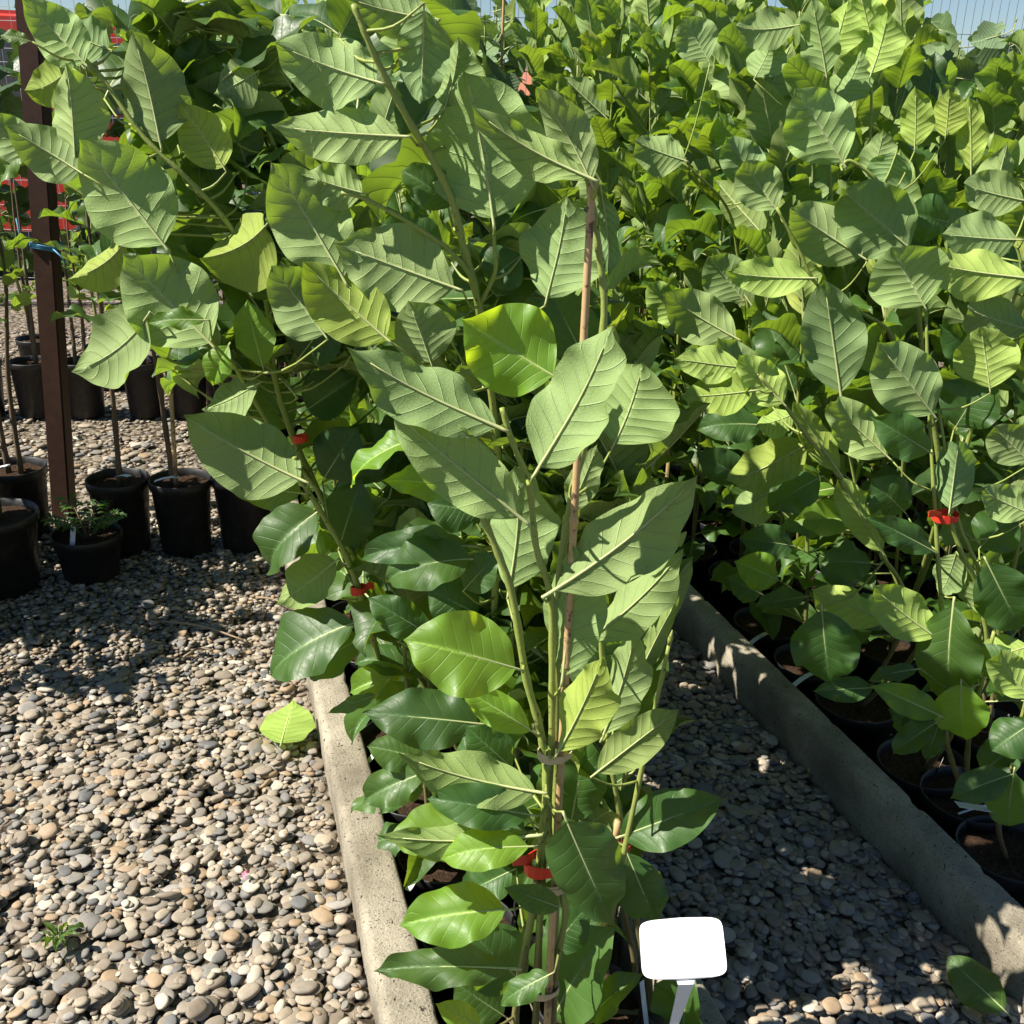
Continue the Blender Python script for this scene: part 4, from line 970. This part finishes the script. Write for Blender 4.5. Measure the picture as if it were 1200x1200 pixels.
for i in range(7):
    a = i*0.9+0.3; b = soil_pt(S); e = b+Vector((0.11*math.cos(a), 0.11*math.sin(a), 0.09+0.02*(i % 3)))
    Q = add_stem(S, [b, b.lerp(e, 0.5)+Vector((0, 0, 0.03)), e], 0.003, 0.0015, 4)
    rs = random.Random(i)
    for j in range(3, len(Q)):
        for s in (-1, 1):
            ax = Vector((math.cos(a+s*1.0), math.sin(a+s*1.0), 0.25)); ll = 0.045
            o = link('leaf', FILL[(i+j) % 16], S.root, Matrix.Translation(Q[j]+ax*0.006) @ frame(ax, Vector((0.1*s, 0, 1))).to_4x4() @ Matrix.Diagonal((ll*0.6, ll, ll, 1)))
            o.color = (0.8, 0.9, 0.8, 1)
plant_tag(S.root, (S.x-0.03, S.y-0.07, S.soil+0.085), (-0.15, -0.2, -1), 0.09, 0.022, 0)
finish_plant(S, M_bark)
q = gnd(10, 700, 0)
yard_tree(q.x-0.03, q.y+0.10, 'young tree in a wide dark pot beside the small straggly shrub', None, 1.3, 0.28, 0.15, leaves=(0.55, 1), avoid=low_gap)
q = gnd(30, 640, 0)
y4 = yard_tree(q.x-0.02, q.y+0.12, 'forked young tree with a blue tie in a black pot near the rusty post', None, 1.4, 0.29, 0.12, leaves=(0.5, 1), tagd=(-1, -0.2, 0), n=2, avoid=low_gap)
GL = 'trees in pots in the yard row'
for (x, y) in ((-1.10, 3.62), (-1.32, 3.55), (-1.55, 3.66), (-1.20, 3.30), (-1.78, 3.5), (-0.98, 3.86), (-1.36, 3.98), (-1.05, 2.98), (-1.66, 3.42), (-1.95, 3.4)):
    yard_tree(x, y, 'leafy young tree in a black pot, in the row shading the gravel', GL, 1.4 if y > 3.1 else 0.95, leaves=(0.35, 1), n=3, step=0.05)
GB = 'trees in pots in the row beyond the rusty post'
for i, px_ in enumerate((-20, 42, 100, 172, 222, 275, 330)):
    q = gnd(px_, 492, 0)
    yard_tree(q.x, q.y+0.12, 'young tree in a black pot in the row beyond the sunny gravel strip', GB, 1.15+0.1*(i % 2), 0.30, 0.115, leaves=(0.32, 1), n=2, step=0.04, avoid=lambda P: project(P)[0] < 75 and project(P)[1] < 300)

# ------------------------------------------------------------------ rusty post
pf = pt(77, 612, 3.93); pf.z = -0.02; ptop = pt(30, -75, 3.93)
pr = empty('steel_post', pf, 'rusty brown square steel post leaning behind the potted trees', 'post')
ax = (ptop-pf).normalized(); R = frame(Vector((ax.x*0-0.3, 0.95, 0)), ax); L = (ptop-pf).length
Rz = frame(HF-ax*HF.dot(ax), ax).to_4x4()
mb = MB(); hs = 0.038
mb.add([(-hs, -hs, 0), (hs, -hs, 0), (hs, hs, 0), (-hs, hs, 0), (-hs, -hs, L), (hs, -hs, L), (hs, hs, L), (-hs, hs, L)], [(0,3,2,1),(4,5,6,7),(0,1,5,4),(1,2,6,5),(2,3,7,6),(3,0,4,7)])
me = mesh('tube', mb.V, mb.F, M_rust, False)
bm = bmesh.new(); bm.from_mesh(me); bmesh.ops.bevel(bm, geom=[e for e in bm.edges], offset=0.006, segments=2, affect='EDGES'); bm.to_mesh(me); bm.free()
link('tube', me, pr, Matrix.Translation(pf) @ Rz)
mb = MB(); V = []
cz = (pt(48, 290, 3.9)-pf).length
for k_ in range(3):
    zz = cz+0.006*k_; o_ = hs+0.004
    loop = [(-o_, -o_, zz), (o_, -o_, zz-0.008), (o_, o_, zz), (-o_, o_, zz+0.006), (-o_, -o_, zz)]
    mb.tube(loop, 0.0035, 5)
mb.tube([(o_, -o_, cz), (o_+0.03, -o_-0.01, cz-0.02), (o_+0.05, -o_-0.01, cz-0.05)], 0.003, 5)
mb.tube([(-o_, -o_, cz), (-o_-0.03, -o_-0.01, cz+0.03), (-o_-0.04, -o_-0.01, cz+0.10)], 0.003, 5)
mb.build('blue_string', M_blue, pr, M=Matrix.Translation(pf) @ Rz)

# ------------------------------------------------------------------ white sign, fallen leaves, small things
DS = 1.04
sb = pt(800, 1112, DS); nrm = (CAM-sb).normalized()*0.8+Vector((-0.15, 0, 0.35)); nrm.normalize()
sx = (RT-nrm*RT.dot(nrm)).normalized(); sy = nrm.cross(sx)
wpl = 98/FPX*depth(sb); hpl = 51/FPX*depth(sb)/max(0.5, abs(sy.dot(UP)))
foot = Vector((sb.x-0.012, sb.y+0.05, BED_Z+0.17))
sr = empty('plant_sign', foot, 'blank white plastic plant sign with rounded corners on a stake', 'sign')
V = []; F = []; n = 48
for zz in (-0.0012, 0.0012):
    for k_ in range(n):
        a = 2*PI*k_/n; c_, s_ = math.cos(a), math.sin(a); e = 0.24
        x = math.copysign(abs(c_)**e, c_)*wpl/2; y = math.copysign(abs(s_)**e, s_)*hpl/2
        y += 0.06*hpl*(1-(2*x/wpl)**2)*(1 if y > 0 else -0.6)
        V.append(sb+sx*x+sy*y+nrm*(zz+0.010*(2*x/wpl)**2*0.5))
F = [tuple(range(n-1, -1, -1)), tuple(range(n, 2*n))]+[(k_, (k_+1) % n, n+(k_+1) % n, n+k_) for k_ in range(n)]
link('plate', mesh('plate', V, F, M_white, False), sr)
neck0 = sb-sy*hpl*0.5; V = []; F = []
prof = [(neck0+sy*0.006, 0.014), (neck0-sy*0.008, 0.010), (neck0.lerp(foot, 0.18), 0.0062), (neck0.lerp(foot, 0.5), 0.0055), (foot, 0.003)]
for p, wd in prof:
    V += [p-sx*wd-nrm*0.004, p+sx*wd-nrm*0.004, p+sx*wd-nrm*0.0015, p-sx*wd-nrm*0.0015]
for i in range(len(prof)-1):
    for j in range(4): F.append((i*4+j, i*4+(j+1) % 4, i*4+4+(j+1) % 4, i*4+4+j))
F += [(3, 2, 1, 0), tuple((len(prof)-1)*4+j for j in range(4))]
link('stake', mesh('stake', V, F, M_white, False), sr)

def fallen(label, P, yaw, ll, hw, tilt, tint, flip=False):
    rs = random.Random(int(ll*1e4)); V, F, UV, MI, c0, c1 = leaf_geo(rs, 1.0, hw, 0.12, -0.3, 0.3, 0.05, 0.08, 26, 6, 1.0, 0.006)
    ax = Vector((math.cos(yaw), math.sin(yaw), tilt[0])); up = Vector((tilt[1], tilt[2], 1))*(-1 if flip else 1)
    M = Matrix.Translation(Vector(P)-ax*ll*0.5) @ frame(ax, up).to_4x4() @ Matrix.Scale(ll, 4)
    o = link('fallen_leaf', mesh('fallen_leaf', V, F, [M_leaf, M_vein], True, UV, MI), None, M); o.color = (*tint, 1)
    return tag(o, label, 'leaf')
fallen('round yellow-green fallen leaf lying on the sunlit pebbles', gnd(337, 846, 0.055), R_(72), 0.15, 0.50, (0.22, -0.2, -0.55), (1.3, 1.35, 0.75), True)
fallen('dark green fallen leaf propped against the sunlit end of the shaded kerb', gnd(1140, 1148, 0.06), R_(115), 0.135, 0.34, (0.35, -0.5, -0.2), (1, 1, 0.9))
q = gnd(68, 1100, 0.01)
wr = empty('weed', q, 'small green weed sprouting between the pebbles', 'plant')
for i in range(11):
    a = i*2.4; ll = 0.03+0.012*(i % 3); ax = Vector((math.cos(a), math.sin(a), 0.55+0.3*(i % 2)))
    o = link('leaf', FILL[i], wr, Matrix.Translation(q+ax*0.005) @ frame(ax, Vector((0, 0, 1))).to_4x4() @ Matrix.Diagonal((ll*0.5, ll, ll, 1)))
q = gnd(287, 1030, 0.02)
o = link('flower_petal', FILL[3], None, Matrix.Translation(q) @ frame(Vector((0.2, 1, 0.5)), Vector((-.6, 0, 1))).to_4x4() @ Matrix.Diagonal((0.022, 0.024, 0.024, 1)))
o.data = FILL[3].copy(); o.data.materials.clear(); o.data.materials.append(M_petal); o.data.materials.append(M_petal)
tag(o, 'tiny pink flower petal lying on the pebbles', 'petal')
for i, (x0, y0, x1, y1) in enumerate(((190, 728, 285, 750), (215, 770, 250, 762), (300, 700, 345, 715))):
    a, b = gnd(x0, y0, 0.012), gnd(x1, y1, 0.012); mb = MB(); mb.tube(smooth_path([a, a.lerp(b, .5)+Vector((0, 0.02, .006)), b], 4), [0.004]*4+[0.003]*5, 6)
    tag(mb.build('twig', M_twig), 'thin dry twig lying on the gravel near the black pots', 'twig', 'dry twigs on the gravel')
# brick block at the far side of the right bed
q = gnd(1145, 648, BED_Z)
br = empty('brick_block', q, 'pinkish concrete block standing behind the red-taped sapling', 'block')
mb = MB(); mb.box((-0.07, -0.1, 0), (0.07, 0.1, 0.19)); me = mesh('block', mb.V, mb.F, M_block, False)
bm = bmesh.new(); bm.from_mesh(me); bmesh.ops.bevel(bm, geom=bm.edges[:], offset=0.006, segments=2, affect='EDGES'); bm.to_mesh(me); bm.free()
link('block', me, br, Matrix.Translation(q) @ Matrix.Rotation(0.25, 4, 'Z'))

# ------------------------------------------------------------------ fences
def fence(label, A_, B_, h, dx, dz, post_gap, mat, wr_, z0=0.05):
    A_ = Vector(A_); B_ = Vector(B_); L = (B_-A_).length; d = (B_-A_).normalized()
    root = empty('wire_fence', A_, label, 'fence')
    mb = MB()
    x = dx/2
    while x < L:
        p = A_+d*x; mb.tube([p+Vector((0, 0, z0)), p+Vector((0, 0, h))], wr_, 4, False); x += dx
    z = z0
    while z <= h+1e-6:
        mb.tube([A_+Vector((0, 0, z)), B_+Vector((0, 0, z))], wr_*1.25, 4, False); z += dz
    o = mb.build('wire_mesh', mat, root); o['kind'] = 'stuff'
    nrm = Vector((-d.y, d.x, 0)); n = int(L/post_gap)+1
    for i in range(n+1):
        p = A_+d*min(L, i*post_gap)+nrm*0.04; m = MB(); m.box((p.x-0.03, p.y-0.02, -0.16), (p.x+0.03, p.y+0.02, h+0.04)); pme = m.build('post', M_fgrn, root, False)
FA = pt(-420, 300, 8.2); FB = pt(330, 300, 8.6); FA.z = FB.z = -0.02
fence('square welded wire fence in front of the red van', FA, FB, 2.6, 0.095, 0.095, 2.4, M_galv, 0.0022)
FA = pt(334, 300, 8.7); FB = pt(1900, 300, 10.5); FA.z = FB.z = -0.16
fence('tall wire panel fence against the sky behind the figs', FA, FB, 2.75, 0.075, 0.34, 2.5, M_fgrn, 0.003)

# ------------------------------------------------------------------ red van
vx = pt(222, 200, 9.7); vb = Vector((vx.x, vx.y, -0.16))
side = Vector((-math.cos(YAW), math.sin(YAW), 0)); dp = HF
van = empty('red_van', vb, 'red van parked behind the square wire fence', 'van')
def vp(s, t, z): return vb+side*s+dp*t+Vector((0, 0, z))
def prism(poly, t0, t1, name, mat, parent, bev=0.0):
    n = len(poly); V = [vp(s, t0, z) for s, z in poly]+[vp(s, t1, z) for s, z in poly]
    F = [tuple(range(n)), tuple(range(2*n-1, n-1, -1))]+[(i, n+i, n+(i+1) % n, (i+1) % n) for i in range(n)]
    me = mesh(name, V, F, mat, False); bm = bmesh.new(); bm.from_mesh(me); bmesh.ops.recalc_face_normals(bm, faces=bm.faces)
    if bev: bmesh.ops.bevel(bm, geom=bm.edges[:], offset=bev, segments=3, affect='EDGES')
    bm.to_mesh(me); bm.free(); return link(name, me, parent)
prism([(0, 0.55), (0.02, 1.2), (0.12, 2.2), (0.3, 2.42), (3.2, 2.48), (3.7, 2.4), (4.3, 1.65), (5.1, 1.45), (5.25, 0.9), (5.2, 0.5)], 0, 1.9, 'body', M_red, van, 0.05)
prism([(0.03, 0.36), (0.0, 0.62), (5.24, 0.6), (5.22, 0.36)], -0.015, 1.915, 'sill', M_black, van, 0.02)
for a, b in ((0.25, 1.15), (1.3, 2.25), (2.4, 3.35)):
    wdo = prism([(a, 1.62), (a+0.03, 2.2), (b-0.03, 2.2), (b, 1.62)], -0.012, 0.03, 'window', M_glass, van, 0.008)
    prism([(a-0.03, 1.56), (a-0.03, 1.60), (b+0.03, 1.60), (b+0.03, 1.56)], -0.02, 0.03, 'frame', M_black, wdo)
prism([(3.5, 1.62), (3.5, 2.15), (3.72, 2.15), (4.15, 1.62)], -0.012, 0.03, 'window', M_glass, van, 0.008)
prism([(2.34, 0.7), (2.34, 2.3), (2.35, 2.3), (2.35, 0.7)], -0.004, 0.02, 'door_gap', M_black, van)
prism([(2.42, 1.38), (2.42, 1.43), (2.62, 1.43), (2.62, 1.38)], -0.03, 0.02, 'handle', M_black, van)
prism([(-0.012, 1.0), (-0.012, 1.4), (0.1, 1.4), (0.1, 1.0)], -0.012, 0.16, 'tail_lamp', M_lamp, van)
prism([(5.08, 0.95), (5.0, 1.2), (5.22, 1.15), (5.27, 0.95)], -0.012, 0.3, 'headlight', M_glass, van)
for s in (0.95, 4.2):
    for t in (-0.01, 1.66):
        wl = MB(); n = 28
        prof = [(0.10, 0.0), (0.30, 0.0), (0.36, 0.04), (0.37, 0.12), (0.36, 0.2), (0.30, 0.25), (0.05, 0.25)]
        V = []; F = []
        for r, q_ in prof:
            for k_ in range(n): V.append(vp(s+r*math.cos(2*PI*k_/n), t+q_, 0.37+r*math.sin(2*PI*k_/n)))
        for i in range(len(prof)-1):
            for k_ in range(n): F.append((i*n+k_, i*n+(k_+1) % n, (i+1)*n+(k_+1) % n, (i+1)*n+k_))
        wo_ = link('wheel', mesh('wheel', V, F, M_black), van)
        V = []; F = []
        for r, q_ in ((0.22, -0.006), (0.2, 0.012), (0.08, 0.0), (0.001, -0.01)):
            for k_ in range(n): V.append(vp(s+r*math.cos(2*PI*k_/n), t+q_, 0.37+r*math.sin(2*PI*k_/n)))
        for i in range(3):
            for k_ in range(n): F.append((i*n+k_, i*n+(k_+1) % n, (i+1)*n+(k_+1) % n, (i+1)*n+k_))
        link('rim', mesh('rim', V, F, M_metal), wo_)

# ------------------------------------------------------------------ far things: house, conifers
def house(label, px, D, wd, dp_, hw_, hr, roofmat):
    c = pt(px, 150, D); c.z = -0.16; root = empty('house', c, label, 'house')
    def hp(s, t, z): return c+Vector((math.cos(YAW), -math.sin(YAW), 0))*s+HF*t+Vector((0, 0, z))
    def box(name, s0, s1, t0, t1, z0, z1, mat, par=root):
        V = [hp(s, t, z) for z in (z0, z1) for s, t in ((s0, t0), (s1, t0), (s1, t1), (s0, t1))]
        return link(name, mesh(name, V, [(0,3,2,1),(4,5,6,7),(0,1,5,4),(1,2,6,5),(2,3,7,6),(3,0,4,7)], mat, False), par)
    box('wall', -wd/2, wd/2, 0, dp_, 0, hw_, M_plaster)
    e = 0.4
    V = [hp(-wd/2-e, -e, hw_-.1), hp(wd/2+e, -e, hw_-.1), hp(wd/2+e, dp_+e, hw_-.1), hp(-wd/2-e, dp_+e, hw_-.1), hp(-wd/2-e, dp_/2, hw_+hr), hp(wd/2+e, dp_/2, hw_+hr)]
    link('roof', mesh('roof', V, [(0,1,5,4), (2,3,4,5), (0,4,3), (1,2,5), (0,3,2,1)], roofmat, False), root)
    for i in range(int(wd/2.4)):
        s = -wd/2+1.2+i*2.4; box('window', s-.5, s+.5, -0.03, 0.05, 0.9, 2.2, M_glass)
house('low house with a red tiled roof seen past the fence', 1080, 70, 12, 9, 2.6, 1.7, M_tile)
house('pale house with a red tiled roof glimpsed between the fig leaves', 520, 80, 14, 9, 2.6, 2.0, M_tile)
def conifer(px, D, h, wd, seed, label):
    c = pt(px, 150, D); c.z = -0.16; root = empty('conifer_tree', c, label, 'tree', 'conifers behind the fence'); rs = random.Random(seed)
    t = MB(); t.tube([c, c+Vector((0.02, 0, h*0.5)), c+Vector((0, 0, h*0.97))], [0.07, 0.05, 0.01], 8); t.build('trunk', M_bark, root)
    V = []; F = []
    for i in range(420):
        z = h*rs.uniform(0.08, 1.0)**0.9; r = wd*(1-z/h)**0.6*(0.55+0.45*math.sin(z*7+seed)**2)*rs.uniform(0.5, 1.15); a = rs.uniform(0, 6.28)
        b = c+Vector((0, 0, z)); e = b+Vector((r*math.cos(a), r*math.sin(a), r*rs.uniform(0.25, 0.8)))
        for j in range(9):
            p = b.lerp(e, 0.35+0.65*j/8); dd = Vector((rs.gauss(0, 1), rs.gauss(0, 1), rs.uniform(-.2, 1.2))).normalized()*rs.uniform(0.06, 0.13)
            sd = dd.orthogonal().normalized()*0.007; n0 = len(V); V += [p-sd, p+sd, p+dd]; F.append((n0, n0+1, n0+2))
    o = link('crown', mesh('crown', V, F, M_needle, False), root)
conifer(1165, 12.2, 2.6, 0.75, 1, 'bushy green conifer standing behind the wire panel fence')
conifer(1112, 12.8, 2.1, 0.6, 2, 'bushy green conifer standing behind the wire panel fence')
conifer(1220, 12.6, 2.3, 0.8, 3, 'bushy green conifer standing behind the wire panel fence')
